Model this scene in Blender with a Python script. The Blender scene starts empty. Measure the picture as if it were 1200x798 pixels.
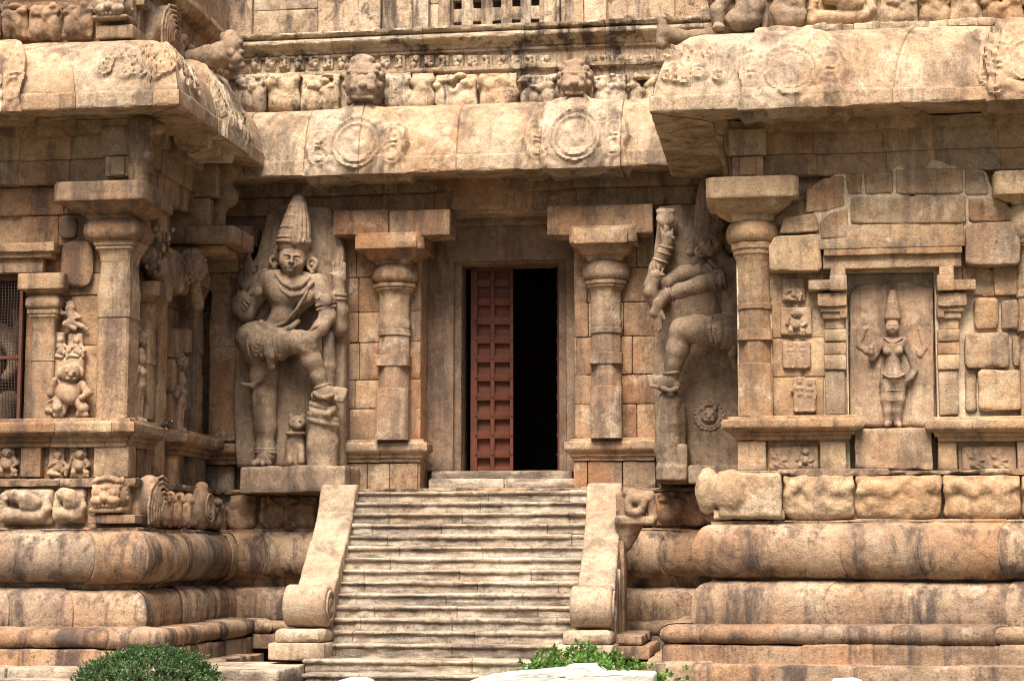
import bpy, math, random
import numpy as np
from mathutils import Vector, Matrix
random.seed(7)
rng = np.random.default_rng(11)
D = bpy.data
SC = bpy.context.scene
COL = SC.collection
R_ = math.radians

# ------------------------------------------------------------------ camera model (1200x798 photo pixels)
FP = 2200.0; VX, VY = 930.0, 650.0; CZ = 1.6
PHI = math.atan((VY-399)/FP); PSI = math.atan((VX-600)/FP*math.cos(PHI))
CF = np.array([-math.sin(PSI)*math.cos(PHI), math.cos(PSI)*math.cos(PHI), math.sin(PHI)])
CR = np.array([math.cos(PSI), math.sin(PSI), 0.0])
CU = np.array([math.sin(PSI)*math.sin(PHI), -math.cos(PSI)*math.sin(PHI), math.cos(PHI)])
C0 = np.array([0, 0, CZ])
def ray(px, py): return CF + (px-600)/FP*CR + (399-py)/FP*CU
def at(px, py, Y):
    d = ray(px, py); return C0 + d*(Y/d[1])
def atx(px, py, X):
    d = ray(px, py); return C0 + d*(X/d[0])
def mpp(px, py, Y): return at(px+1, py, Y)[0]-at(px, py, Y)[0]

# ------------------------------------------------------------------ numpy noise
def _h(i, j, k, s):
    n = (i*374761393 + j*668265263 + k*2147483647 + s*1274126177) & 0xffffffff
    n = ((n ^ (n >> 13))*1274126177) & 0xffffffff
    n = (n ^ (n >> 16)) & 0xffff
    return n.astype(np.float32)*(2/65535.)-1
def vnoise(P, sc=1.0, seed=0):
    Q = np.asarray(P, dtype=np.float64)*sc + 1000.37
    I = np.floor(Q).astype(np.int64); f = (Q-I).astype(np.float32); u = f*f*(3-2*f)
    i, j, k = I[..., 0], I[..., 1], I[..., 2]; a, b, c = u[..., 0], u[..., 1], u[..., 2]
    def L(dj, dk):
        x0 = _h(i, j+dj, k+dk, seed); return x0 + (_h(i+1, j+dj, k+dk, seed)-x0)*a
    y0 = L(0, 0); y0 = y0+(L(1, 0)-y0)*b
    y1 = L(0, 1); y1 = y1+(L(1, 1)-y1)*b
    return y0+(y1-y0)*c
def fbm(P, sc=1.0, oct=3, seed=0):
    r = 0; a = 1.0
    for o in range(oct):
        r = r + a*vnoise(P, sc, seed+o); sc *= 2.1; a *= .5
    return r/1.75
def sst(a, b, x):
    t = np.clip((x-a)/(b-a), 0, 1); return t*t*(3-2*t)

# ------------------------------------------------------------------ object helpers
def wloc(o):
    v = np.zeros(3)
    while o is not None:
        v += np.array(o.location); o = o.parent
    return v
def tag(o, label=None, cat=None, group=None, kind=None):
    if label: o['label'] = label
    if cat: o['category'] = cat
    if group: o['group'] = group
    if kind: o['kind'] = kind
    return o
def thing(name, loc, label, cat, group=None):
    o = D.objects.new(name, None); COL.objects.link(o); o.location = [float(v) for v in loc]
    o.empty_display_size = .2
    return tag(o, label, cat, group)
def mk(name, V, Q, mat, parent=None, rnd=None, T=None, ang=45, origin=None):
    """one mesh object from numpy verts (world space), quads, optional tris"""
    V = np.asarray(V, dtype=np.float32); Q = np.asarray(Q, dtype=np.int32).reshape(-1, 4)
    nt = 0 if T is None else len(T)
    loops = Q.ravel() if nt == 0 else np.concatenate([Q.ravel(), np.asarray(T, dtype=np.int32).ravel()])
    starts = np.arange(len(Q), dtype=np.int32)*4
    if nt: starts = np.concatenate([starts, len(Q)*4+np.arange(nt, dtype=np.int32)*3])
    org = wloc(parent) if parent is not None else (np.zeros(3) if origin is None else np.asarray(origin))
    me = D.meshes.new(name)
    me.vertices.add(len(V)); me.vertices.foreach_set('co', (V-org).astype(np.float32).ravel())
    me.loops.add(len(loops)); me.loops.foreach_set('vertex_index', loops.astype(np.int32))
    me.polygons.add(len(Q)+nt); me.polygons.foreach_set('loop_start', starts.astype(np.int32))
    me.update(calc_edges=True); me.validate()
    at_ = me.attributes.new('rnd', 'FLOAT', 'FACE')
    r = np.full(len(me.polygons), .5, dtype=np.float32)
    if rnd is not None and len(rnd) == len(r): r[:] = rnd
    at_.data.foreach_set('value', r)
    me.polygons.foreach_set('use_smooth', np.ones(len(me.polygons), dtype=bool))
    me.set_sharp_from_angle(angle=R_(ang))
    me.materials.append(mat)
    o = D.objects.new(name, me); COL.objects.link(o)
    if parent is not None: o.parent = parent
    elif origin is not None: o.location = [float(v) for v in origin]
    return o

class MB:
    """collects block shapes that are one part"""
    def __init__(s): s.V = []; s.Q = []; s.r = []; s.n = 0
    def add(s, V, Q, r=None):
        s.V.append(V); s.Q.append(np.asarray(Q)+s.n); s.n += len(V)
        s.r.append(np.full(len(Q), random.random() if r is None else r) if np.isscalar(r) or r is None else r)
        return s
    def build(s, name, mat, parent=None, **k):
        return mk(name, np.concatenate(s.V), np.concatenate(s.Q), mat, parent, rnd=np.concatenate(s.r), **k)

_seed = [100]
def nseed(): _seed[0] += 7; return _seed[0]

def rblock(c, h, r=.02, R=0, step=.06, amp=.006, rot=0, nsc=5.0, chip=1.0):
    """stone block: rounded, dented box; R rounds the front outline (x,z); rot turns about Y"""
    h = np.asarray(h, float); c = np.asarray(c, float)
    n = [int(np.clip(round(2*h[i]/step), 2, 60)) for i in range(3)]
    pts = []; quads = []; off = 0
    for ax in range(3):
        a, b = [(1, 2), (2, 0), (0, 1)][ax]
        ga, gb = np.meshgrid(np.arange(n[a]+1), np.arange(n[b]+1), indexing='ij')
        idx = np.arange(ga.size).reshape(ga.shape)
        q = np.stack([idx[:-1, :-1], idx[1:, :-1], idx[1:, 1:], idx[:-1, 1:]], -1).reshape(-1, 4)
        for side in (0, 1):
            L = np.zeros((ga.size, 3), int); L[:, a] = ga.ravel(); L[:, b] = gb.ravel(); L[:, ax] = side*n[ax]
            pts.append(L); quads.append((q if side else q[:, ::-1])+off); off += ga.size
    L = np.concatenate(pts); Q = np.concatenate(quads)
    U, inv = np.unique(L, axis=0, return_inverse=True); Q = inv.ravel()[Q]
    N = np.array(n)
    # put lattice lines near edges so the rounding has vertices
    P = (U/N*2-1)
    P = np.sign(P)*np.where(np.abs(P) > .999, 1, np.abs(P))
    P = P*h
    for i in range(3):
        m = (U[:, i] == 1); P[m, i] = -h[i]+min(r*1.2, h[i]*.6)
        m = (U[:, i] == N[i]-1)
        if N[i] > 2: P[m, i] = h[i]-min(r*1.2, h[i]*.6)
    if R > 0:
        R = min(R, h[0]*.98, h[2]*.98)
        q = np.clip(P[:, [0, 2]], [-(h[0]-R), -(h[2]-R)], [h[0]-R, h[2]-R]); d = P[:, [0, 2]]-q
        l = np.linalg.norm(d, axis=1); m = l > R
        P[m, 0] = q[m, 0]+d[m, 0]/l[m]*R; P[m, 2] = q[m, 1]+d[m, 1]/l[m]*R
    rr = np.minimum(r, h*.9)
    q = np.clip(P, -(h-rr), h-rr); d = P-q; l = np.linalg.norm(d, axis=1)+1e-9
    nrm = d/l[:, None]
    m = l > r
    P[m] = q[m]+nrm[m]*r
    inside = l < 1e-6
    if amp:
        W = P+c
        s = nseed()
        dd = fbm(W, nsc, 3, s)*amp
        edge = (np.abs(d)/r > .25).sum(1) >= 2
        dd = dd-edge*np.clip(fbm(W, 7, 2, s+3), 0, 1)*r*.9*chip
        P = P+nrm*dd[:, None]
    if rot:
        a = R_(rot); x = P[:, 0]*math.cos(a)+P[:, 2]*math.sin(a); z = -P[:, 0]*math.sin(a)+P[:, 2]*math.cos(a)
        P = np.stack([x, P[:, 1], z], 1)
    return P+c, Q

def boxp(x0, y0, x1, y1, Y, dep, **k):
    """block by photo corners on plane Y (front face), going back dep"""
    a = at(x0, y0, Y); b = at(x1, y1, Y)
    c = ((a[0]+b[0])/2, Y+dep/2, (a[2]+b[2])/2); h = (abs(b[0]-a[0])/2, dep/2, abs(a[2]-b[2])/2)
    return rblock(c, h, **k)
def boxs(x0, y0, x1, y1, X, dep, **k):
    """block on a face X = const that looks to +X"""
    a = atx(x0, y0, X); b = atx(x1, y0, X); c2 = atx((x0+x1)/2, y1, X); a2 = atx((x0+x1)/2, y0, X)
    c = (X-dep/2, (a[1]+b[1])/2, (a2[2]+c2[2])/2); h = (dep/2, abs(b[1]-a[1])/2, abs(a2[2]-c2[2])/2)
    return rblock(c, h, **k)
def boxw(x0, x1, y0, y1, z0, z1, **k):
    return rblock(((x0+x1)/2, (y0+y1)/2, (z0+z1)/2), (abs(x1-x0)/2, abs(y1-y0)/2, abs(z1-z0)/2), **k)

def ashlar(mb, x0, x1, z0, z1, Y, dep=.2, rows=(.35, .55), lens=(.5, 1.1), gap=.008, axis='x', amp=.005, proud=.012, holes=()):
    """coursed stone blocks on a plane; axis 'x': faces -Y at Y; axis 'y': faces +X at X=Y with x0,x1 along y"""
    z = z0
    while z < z1-.02:
        hgt = random.uniform(*rows)
        if z1-z-hgt < rows[0]*.6: hgt = z1-z
        x = x0-random.uniform(0, .3)*(x1-x0 > 1.2)
        while x < x1-.01:
            w = random.uniform(*lens)
            if x1-x-w < lens[0]*.5: w = x1-x
            a, b = max(x, x0), min(x+w, x1)
            p = random.uniform(-proud, proud)
            ok = b-a > .03
            for (hx0, hx1, hz0, hz1) in holes:
                if a < hx1 and b > hx0 and z < hz1 and z+hgt > hz0: ok = False
            if ok:
                if axis == 'x': V, Q = boxw(a+gap/2, b-gap/2, Y+p, Y+dep, z+gap/2, z+hgt-gap/2, r=.014, amp=amp)
                else: V, Q = boxw(Y-dep, Y+p, a+gap/2, b-gap/2, z+gap/2, z+hgt-gap/2, r=.014, amp=amp)
                mb.add(V, Q)
            x += w
        z += hgt

# ------------------------------------------------------------------ moulding sweep
def subdiv(prof, dv):
    out = [prof[0]]
    for a, b in zip(prof[:-1], prof[1:]):
        n = max(1, int(math.ceil(math.hypot(b[0]-a[0], b[1]-a[1])/dv)))
        for i in range(1, n+1): out.append((a[0]+(b[0]-a[0])*i/n, a[1]+(b[1]-a[1])*i/n))
    return out
def arc(cx, cz, rx, rz, a0, a1, n=8):
    return [(cx+rx*math.cos(R_(a0+(a1-a0)*i/n)), cz+rz*math.sin(R_(a0+(a1-a0)*i/n))) for i in range(n+1)]
def miters(path):
    n = []
    for a, b in zip(path[:-1], path[1:]):
        dx, dy = b[0]-a[0], b[1]-a[1]; l = math.hypot(dx, dy); n.append(np.array([dy/l, -dx/l]))
    m = [n[0]]
    for a, b in zip(n[:-1], n[1:]): m.append((a+b)/(1+float(a@b)))
    m.append(n[-1]); return n, m
def sweep(path, prof, segs=None, ds=.05, dv=.04, joint=(1.0, 1.6), gdep=.012, gw=.012, amp=.006, nsc=3.0, relief=None, wear=.012, boff=.006, mb=None, smooth_prof=False):
    n, m = miters(path)
    segs = range(len(path)-1) if segs is None else segs
    pf = np.array(subdiv(prof, dv)); t = np.gradient(pf, axis=0); t /= np.linalg.norm(t, axis=1)[:, None]+1e-9
    pn = np.stack([t[:, 1], -t[:, 0]], 1)          # outward normal in (out,z) for upward-running profile
    tt = np.diff(pf, axis=0); ang = np.arctan2(tt[:, 1], tt[:, 0]); dA = np.zeros(len(pf)); dA[1:-1] = np.abs((np.diff(ang)+np.pi) % (2*np.pi)-np.pi)
    sharp = np.clip(dA/1.2, 0, 1)
    mb = mb or MB(); seed = nseed()
    for si in segs:
        A, B = np.array(path[si]), np.array(path[si+1]); L = np.linalg.norm(B-A)
        st = list(np.linspace(0, L, max(2, int(L/ds)+1)))
        js = []
        if joint:
            x = random.uniform(.3, 1)*joint[0]
            while x < L-.25:
                js.append(x); x += random.uniform(*joint)
        for j in js:
            st = [s for s in st if abs(s-j) > gw*2.2]; st += [j-gw, j-.001, j+.001, j+gw]
        st = np.array(sorted(st)); k = st/L
        blk = np.searchsorted(js, st[:-1]+1e-4) if js else np.zeros(len(st)-1, int)
        rb = rng.random(len(js)+1); ro = (rng.random(len(js)+1)-.5)*2*boff
        stb = np.searchsorted(js, st) if js else np.zeros(len(st), int)
        groove = np.zeros(len(st))
        for j in js: groove[np.abs(st-j) < .002] = gdep
        mm = m[si][None]*(1-k)[:, None]+m[si+1][None]*k[:, None]
        base = A[None]*(1-k)[:, None]+B[None]*k[:, None]
        P = np.zeros((len(st), len(pf), 3))
        P[..., :2] = base[:, None]+mm[:, None]*pf[None, :, :1]
        P[..., 2] = pf[None, :, 1]
        nn = np.zeros_like(P); nn[..., :2] = n[si][None, None]*pn[None, :, :1]; nn[..., 2] = pn[None, :, 1]
        mn = np.zeros_like(P)
        ml = mm/np.linalg.norm(mm, axis=1)[:, None]
        mn[..., :2] = ml[:, None]*pn[None, :, :1]; mn[..., 2] = pn[None, :, 1]
        d = fbm(P, nsc, 3, seed)*amp
        d = d-sharp[None]*np.clip(fbm(P, 6, 3, seed+9)+.15, 0, 1)*wear
        d = d-groove[:, None]+ro[stb][:, None]
        if relief is not None: d = d+relief(si, P, pf)
        P = P+mn*d[..., None]
        ids = np.arange(P.shape[0]*P.shape[1]).reshape(P.shape[:2])
        Q = np.stack([ids[:-1, :-1], ids[1:, :-1], ids[1:, 1:], ids[:-1, 1:]], -1)
        rr = np.repeat(rb[blk][:, None], Q.shape[1], 1)
        mb.add(P.reshape(-1, 3), Q.reshape(-1, 4), rr.ravel())
    return mb

# ------------------------------------------------------------------ column-like lofts
def loft(cx, cy, secs, N=48, dv=.06, amp=.004, wear=.01, caps=True, mb=None, ysc=1.0):
    """secs: (z, halfwidth, shape, halfdepth or None); shape 's' square 'o' octagon 'r' round"""
    th = (np.arange(N)+.5)*2*np.pi/N
    c, s = np.cos(th), np.sin(th); ac, as_ = np.abs(c), np.abs(s)
    rad = {'s': (ac**18+as_**18)**(-1/18.), 'o': 1/np.maximum(np.maximum(ac, as_), (ac+as_)/1.42), 'r': np.ones(N), 'q': (ac**6+as_**6)**(-1/6.)}
    rows = []
    for a, b in zip(secs[:-1], secs[1:]):
        n = max(1, int(abs(b[0]-a[0])/dv))
        for i in range(n):
            t = i/n; rows.append((a[0]+(b[0]-a[0])*t, rad[a[2]]*a[1]*(1-t)+rad[b[2]]*b[1]*t))
    rows.append((secs[-1][0], rad[secs[-1][2]]*secs[-1][1]))
    P = np.zeros((len(rows), N, 3))
    for i, (z, r) in enumerate(rows):
        P[i, :, 0] = cx+c*r; P[i, :, 1] = cy+s*r*ysc; P[i, :, 2] = z
    sd = nseed()
    d = fbm(P, 5, 3, sd)*amp-np.clip(fbm(P, 6, 2, sd+5), 0, 1)*wear*.5
    P[..., 0] += c*d; P[..., 1] += s*d
    ids = np.arange(len(rows)*N).reshape(len(rows), N); nx = np.roll(ids, -1, 1)
    Q = np.stack([ids[:-1], nx[:-1], nx[1:], ids[1:]], -1).reshape(-1, 4)
    V = P.reshape(-1, 3)
    if caps:   # caps as quads pairing opposite verts
        def cap(row, flip):
            q = [(row[i], row[i+1], row[N-2-i], row[N-1-i]) for i in range(N//2-1)]
            q = np.array(q); return q[:, ::-1] if flip else q
        Q = np.concatenate([Q, cap(ids[0], True), cap(ids[-1], False)])
    mb = mb or MB(); mb.add(V, Q); return mb

# ------------------------------------------------------------------ SDF sculpting + surface nets
def surfnet(Dg, o, h):
    S = Dg < 0
    nx, ny, nz = Dg.shape
    cnt = np.zeros((nx-1, ny-1, nz-1), np.int8)
    cor = [(i, j, k) for i in (0, 1) for j in (0, 1) for k in (0, 1)]
    for i, j, k in cor: cnt += S[i:nx-1+i, j:ny-1+j, k:nz-1+k]
    act = (cnt > 0) & (cnt < 8); I, J, K = np.nonzero(act)
    vals = np.stack([Dg[I+i, J+j, K+k] for i, j, k in cor], 1)
    pos = np.zeros((len(I), 3)); num = np.zeros(len(I))
    for a in range(8):
        for b in range(a+1, 8):
            ca, cb = np.array(cor[a]), np.array(cor[b])
            if np.abs(ca-cb).sum() != 1: continue
            x = (vals[:, a] < 0) != (vals[:, b] < 0)
            t = vals[:, a]/(vals[:, a]-vals[:, b]+1e-12)
            p = ca[None]+(cb-ca)[None]*t[:, None]
            pos[x] += p[x]; num[x] += 1
    pos /= num[:, None]
    V = (np.stack([I, J, K], 1)+pos)*h+o
    vid = np.full(act.shape, -1, np.int32); vid[act] = np.arange(len(I))
    quads = []
    for ax in range(3):
        sl0 = [slice(1, -1)]*3; sl1 = [slice(1, -1)]*3
        sl0[ax] = slice(0, -1); sl1[ax] = slice(1, None)
        s0, s1 = S[tuple(sl0)], S[tuple(sl1)]
        for flip in (0, 1):
            m = (s0 & ~s1) if not flip else (~s0 & s1)
            e = np.array(np.nonzero(m)).T
            for x in range(3):
                if x != ax: e[:, x] += 1
            u, v = (ax+1) % 3, (ax+2) % 3
            def cell(du, dv):
                q = e.copy(); q[:, u] += du; q[:, v] += dv; return vid[q[:, 0], q[:, 1], q[:, 2]]
            q = np.stack([cell(-1, -1), cell(0, -1), cell(0, 0), cell(-1, 0)], 1)
            quads.append(q[:, ::-1] if flip else q)
    Q = np.concatenate(quads); return V, Q[(Q >= 0).all(1)]

def _bounds(p):
    t = p[0].lstrip('-')
    if t == 'c':
        a, b, ra, rb = map(np.asarray, p[1:5]); return np.minimum(a-ra, b-rb), np.maximum(a+ra, b+rb)
    if t == 'e':
        r = np.asarray(p[2]); r = np.full(3, r.max()) if len(p) > 4 and p[4] else r
        return np.asarray(p[1])-r, np.asarray(p[1])+r
    if t == 'b':
        r = np.asarray(p[2]); r = np.full(3, np.linalg.norm(r)) if len(p) > 5 and p[5] else r
        return np.asarray(p[1])-r, np.asarray(p[1])+r
    if t == 't':
        r = p[3]+p[4]; return np.asarray(p[1])-r, np.asarray(p[1])+r
def sculpt(prims, h=.014, namp=.004, nsc=9.0, clipy=None, seed=None):
    bs = [_bounds(p) for p in prims if p[0][0] != '-']
    lo = np.min([b[0] for b in bs], 0)-4*h; hi = np.max([b[1] for b in bs], 0)+4*h
    n = np.ceil((hi-lo)/h).astype(int)+1
    Dg = np.full(n, 9.0, np.float32)
    ax = [lo[i]+h*np.arange(n[i]) for i in range(3)]
    for p in prims:
        neg = p[0][0] == '-'; t = p[0].lstrip('-')
        k = {'c': lambda: p[5], 'e': lambda: p[3], 'b': lambda: p[4], 't': lambda: p[5]}[t]()
        b0, b1 = _bounds(p); pad = k+3*h
        s = []
        for i in range(3):
            a = max(0, int((b0[i]-pad-lo[i])/h)); b = min(n[i], int((b1[i]+pad-lo[i])/h)+2); s.append(slice(a, max(a, b)))
        X = ax[0][s[0]][:, None, None]; Y = ax[1][s[1]][None, :, None]; Z = ax[2][s[2]][None, None, :]
        if t == 'c':
            a, b = np.asarray(p[1]), np.asarray(p[2]); ba = b-a; l2 = float(ba@ba)+1e-9
            T = np.clip(((X-a[0])*ba[0]+(Y-a[1])*ba[1]+(Z-a[2])*ba[2])/l2, 0, 1)
            d = np.sqrt((X-a[0]-T*ba[0])**2+(Y-a[1]-T*ba[1])**2+(Z-a[2]-T*ba[2])**2)-(p[3]+(p[4]-p[3])*T)
        else:
            x, y, z = X-p[1][0], Y-p[1][1], Z-p[1][2]
            rot = (p[4] if len(p) > 4 else 0) if t == 'e' else ((p[5] if len(p) > 5 else 0) if t == 'b' else 0)
            if rot:
                a = R_(rot); x, z = x*math.cos(a)-z*math.sin(a), x*math.sin(a)+z*math.cos(a)
            if t == 'e':
                r = p[2]; k0 = np.sqrt((x/r[0])**2+(y/r[1])**2+(z/r[2])**2); k1 = np.sqrt((x/r[0]**2)**2+(y/r[1]**2)**2+(z/r[2]**2)**2)+1e-9
                d = k0*(k0-1)/k1
            elif t == 'b':
                r = p[3]; qx, qy, qz = np.abs(x)-p[2][0]+r, np.abs(y)-p[2][1]+r, np.abs(z)-p[2][2]+r
                d = np.sqrt(np.maximum(qx, 0)**2+np.maximum(qy, 0)**2+np.maximum(qz, 0)**2)+np.minimum(np.maximum(np.maximum(qx, qy), qz), 0)-r
            else:
                A = np.asarray(p[2], float); A /= np.linalg.norm(A)
                al = x*A[0]+y*A[1]+z*A[2]; rr = np.sqrt(np.maximum(x*x+y*y+z*z-al*al, 0))
                d = np.sqrt((rr-p[3])**2+al*al)-p[4]
        g = Dg[s[0], s[1], s[2]]
        if neg:
            d = -d; hh = np.maximum(k-np.abs(g-d), 0)/max(k, 1e-6); r = np.maximum(g, d)+hh*hh*k*.25
        else:
            hh = np.maximum(k-np.abs(g-d), 0)/max(k, 1e-6); r = np.minimum(g, d)-hh*hh*k*.25
        Dg[s[0], s[1], s[2]] = r
    Dg[0], Dg[-1] = 9, 9; Dg[:, 0], Dg[:, -1] = 9, 9; Dg[:, :, 0], Dg[:, :, -1] = 9, 9
    V, Q = surfnet(Dg, lo, h)
    if namp and len(V):
        # displace along approximate normals
        nrm = np.zeros_like(V); a, b, c, d_ = (V[Q[:, i]] for i in range(4)); fn = np.cross(c-a, d_-b)
        for i in range(4): np.add.at(nrm, Q[:, i], fn)
        nrm /= np.linalg.norm(nrm, axis=1)[:, None]+1e-12
        V = V+nrm*(fbm(V, nsc, 3, nseed() if seed is None else seed)*namp)[:, None]
    return V, Q
def carve(name, prims, mat, parent, h=.014, namp=.004, nsc=9.0, rnd=.5):
    V, Q = sculpt(prims, h, namp, nsc)
    return mk(name, V, Q, mat, parent, rnd=np.full(len(Q), rnd), ang=180)

# ------------------------------------------------------------------ materials
class NT:
    def __init__(s, name):
        s.m = D.materials.new(name); s.m.use_nodes = True; s.t = s.m.node_tree; s.n = s.t.nodes; s.n.clear()
        s.out = s.n.new('ShaderNodeOutputMaterial'); s.b = s.n.new('ShaderNodeBsdfPrincipled'); s.l(s.b.outputs[0], s.out.inputs[0])
        s.b.inputs['Specular IOR Level'].default_value = .25
        s.tc = s.n.new('ShaderNodeNewGeometry')
    def l(s, a, b): s.t.links.new(a, b)
    def mapping(s, sc):
        m = s.n.new('ShaderNodeVectorMath'); m.operation = 'MULTIPLY'; s.l(s.tc.outputs['Position'], m.inputs[0]); m.inputs[1].default_value = sc; return m.outputs[0]
    def noise(s, scale, detail=5, rough=.55, vec=None, dist=0.0):
        n = s.n.new('ShaderNodeTexNoise'); n.inputs['Scale'].default_value = scale; n.inputs['Detail'].default_value = detail; n.inputs['Roughness'].default_value = rough; n.inputs['Distortion'].default_value = dist
        s.l(vec if vec is not None else s.tc.outputs['Position'], n.inputs['Vector']); return n.outputs['Fac']
    def ramp(s, fac, stops):
        r = s.n.new('ShaderNodeValToRGB'); e = r.color_ramp.elements
        while len(e) < len(stops): e.new(.5)
        for el, (p, c) in zip(e, stops):
            el.position = p; el.color = (*c, 1) if len(c) == 3 else c
        s.l(fac, r.inputs[0]); return r.outputs['Color']
    def rng(s, fac, a, b, c=0.0, d=1.0):
        r = s.n.new('ShaderNodeMapRange'); r.clamp = True
        for i, v in zip((1, 2, 3, 4), (a, b, c, d)): r.inputs[i].default_value = v
        s.l(fac, r.inputs[0]); return r.outputs[0]
    def mul(s, a, b):
        r = s.n.new('ShaderNodeMath'); r.operation = 'MULTIPLY'; s.l(a, r.inputs[0])
        if isinstance(b, (int, float)): r.inputs[1].default_value = b
        else: s.l(b, r.inputs[1])
        return r.outputs[0]
    def add(s, a, b):
        r = s.n.new('ShaderNodeMath'); r.operation = 'ADD'; s.l(a, r.inputs[0])
        if isinstance(b, (int, float)): r.inputs[1].default_value = b
        else: s.l(b, r.inputs[1])
        return r.outputs[0]
    def mix(s, fac, a, b, mode='MIX'):
        r = s.n.new('ShaderNodeMix'); r.data_type = 'RGBA'; r.blend_type = mode
        if isinstance(fac, (int, float)): r.inputs[0].default_value = fac
        else: s.l(fac, r.inputs[0])
        for v, i in ((a, 6), (b, 7)):
            if isinstance(v, tuple): r.inputs[i].default_value = (*v, 1)
            else: s.l(v, r.inputs[i])
        return r.outputs[2]
    def attr(s, name='rnd'):
        a = s.n.new('ShaderNodeAttribute'); a.attribute_name = name; return a.outputs['Fac']
    def bump(s, hgt, dist=.01, strength=1.0):
        b = s.n.new('ShaderNodeBump'); b.inputs['Strength'].default_value = strength; b.inputs['Distance'].default_value = dist; s.l(hgt, b.inputs['Height']); s.l(b.outputs[0], s.b.inputs['Normal'])

def stone(name, dark, mid, light, orange=.45, grime=.55, lime=.3, tint=.40, grain=1.0, bumpd=.02, smap=(2.6, 2.6, .42), ocol=(.36, .165, .075)):
    t = NT(name)
    base = t.ramp(t.noise(1.1, 7, .62, dist=.4), [(.36, dark), (.5, mid), (.64, light)])
    o = t.mul(t.rng(t.noise(.75, 6, .6, t.mapping((1.3, 1.3, 1.0))), .47, .62), orange)
    base = t.mix(o, base, ocol)
    r = t.attr()
    grey = tuple(.9*(.55*sum(mid)/3+.45*v) for v in mid); ore = tuple(.5*v+.5*w for v, w in zip(ocol, mid))
    base = t.mix(tint, base, t.ramp(r, [(0, dark), (.22, ore), (.42, mid), (.62, grey), (.8, light), (1, tuple(min(.6, v*1.12) for v in light))]))
    lm = t.mul(t.rng(t.noise(1.7, 9, .72), .54, .66), lime)
    base = t.mix(lm, base, (.58, .48, .36))
    # rain streaks and lichen: fixed dark stains of the stone itself
    st = t.mul(t.rng(t.noise(1.0, 7, .68, t.mapping(smap)), .50, .61), min(.95, grime*1.2))
    base = t.mix(st, base, (.07, .05, .043))
    st2 = t.mul(t.rng(t.noise(2.9, 9, .72, dist=.6), .535, .63), min(.9, grime))
    base = t.mix(st2, base, (.085, .06, .048))
    st3 = t.mul(t.mul(t.rng(t.noise(13, 6, .75), .54, .64), t.rng(t.noise(.9, 4, .6), .42, .58)), min(1, grime*1.1))
    base = t.mix(st3, base, (.06, .048, .042))
    sp = t.rng(t.noise(55, 4, .7), .3, .7, 1-.34*grain, 1+.30*grain)
    sp2 = t.rng(t.noise(11, 5, .7), .3, .7, 1-.24*grain, 1+.2*grain)
    v = t.mul(sp, sp2)
    c = t.n.new('ShaderNodeVectorMath'); c.operation = 'SCALE'; t.l(base, c.inputs[0]); t.l(v, c.inputs['Scale'])
    t.l(c.outputs[0], t.b.inputs['Base Color'])
    t.b.inputs['Roughness'].default_value = .88
    h = t.add(t.mul(t.noise(9, 6, .65), 1.0), t.add(t.mul(t.noise(38, 5, .7), .55), t.mul(t.noise(120, 3, .6), .22)))
    t.bump(h, bumpd, .9)
    return t.m
def flat(name, col, rough=.6, var=.25, sc=8, metal=0, bumpd=.003, col2=None):
    t = NT(name)
    n = t.noise(sc, 6, .65)
    c2 = col2 or tuple(v*(1-var) for v in col)
    t.l(t.ramp(n, [(.3, c2), (.7, col)]), t.b.inputs['Base Color'])
    t.b.inputs['Roughness'].default_value = rough; t.b.inputs['Metallic'].default_value = metal
    t.bump(t.noise(sc*5, 5, .6), bumpd, .6)
    return t.m

M = {}
M['wing'] = stone('weathered_sandstone', (.17, .103, .062), (.28, .182, .11), (.41, .29, .18), orange=.5, grime=.55, lime=.3)
M['wingr'] = stone('golden_sandstone', (.20, .128, .074), (.345, .235, .14), (.48, .35, .22), orange=.45, grime=.4, lime=.45)
M['base'] = stone('rain_washed_granite', (.16, .103, .068), (.275, .185, .12), (.40, .29, .195), orange=.45, grime=.75, lime=.3)
M['recess'] = stone('ochre_wall_stone', (.17, .10, .062), (.29, .187, .115), (.42, .30, .195), orange=.6, grime=.5, lime=.6)
M['eave'] = stone('pale_cornice_stone', (.25, .175, .11), (.37, .275, .185), (.50, .40, .29), orange=.3, grime=.5, lime=.6)
M['upper'] = stone('lime_washed_stone', (.28, .20, .13), (.42, .32, .215), (.54, .44, .32), orange=.3, grime=.85, lime=.7)
M['statue'] = stone('smooth_statue_stone', (.19, .128, .083), (.27, .19, .127), (.35, .255, .175), orange=.15, grime=.5, lime=.3, bumpd=.012)
M['relief'] = stone('carved_relief_stone', (.21, .132, .08), (.31, .205, .13), (.43, .31, .205), orange=.3, grime=.45, lime=.35, bumpd=.01)
M['step'] = stone('worn_step_granite', (.20, .158, .12), (.335, .278, .215), (.48, .405, .32), orange=.15, grime=.6, lime=.5, bumpd=.024, tint=.22, smap=(.9, 3.0, 7.0))
M['rail'] = stone('pink_balustrade_granite', (.25, .175, .115), (.36, .265, .18), (.46, .355, .255), orange=.3, grime=.4, lime=.35)
M['soot'] = stone('soot_stained_limewash', (.20, .14, .09), (.36, .27, .18), (.50, .40, .28), orange=.3, grime=1.0, lime=.4, smap=(1.2, 1.2, .5))
M['jamb'] = stone('dark_brown_door_stone', (.10, .062, .045), (.165, .108, .075), (.26, .18, .125), orange=.4, grime=.5, lime=.15)  # door frame stone, a darker brown than the wall around it
M['mortar'] = stone('lime_mortar', (.48, .375, .26), (.62, .50, .355), (.70, .59, .445), orange=.05, grime=.3, lime=.4, bumpd=.02)
M['door'] = flat('red_brown_door_paint', (.125, .035, .018), .6, .55, 4, col2=(.06, .023, .014))
M['iron'] = flat('rusty_iron', (.12, .045, .03), .7, .5, 14)
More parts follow.
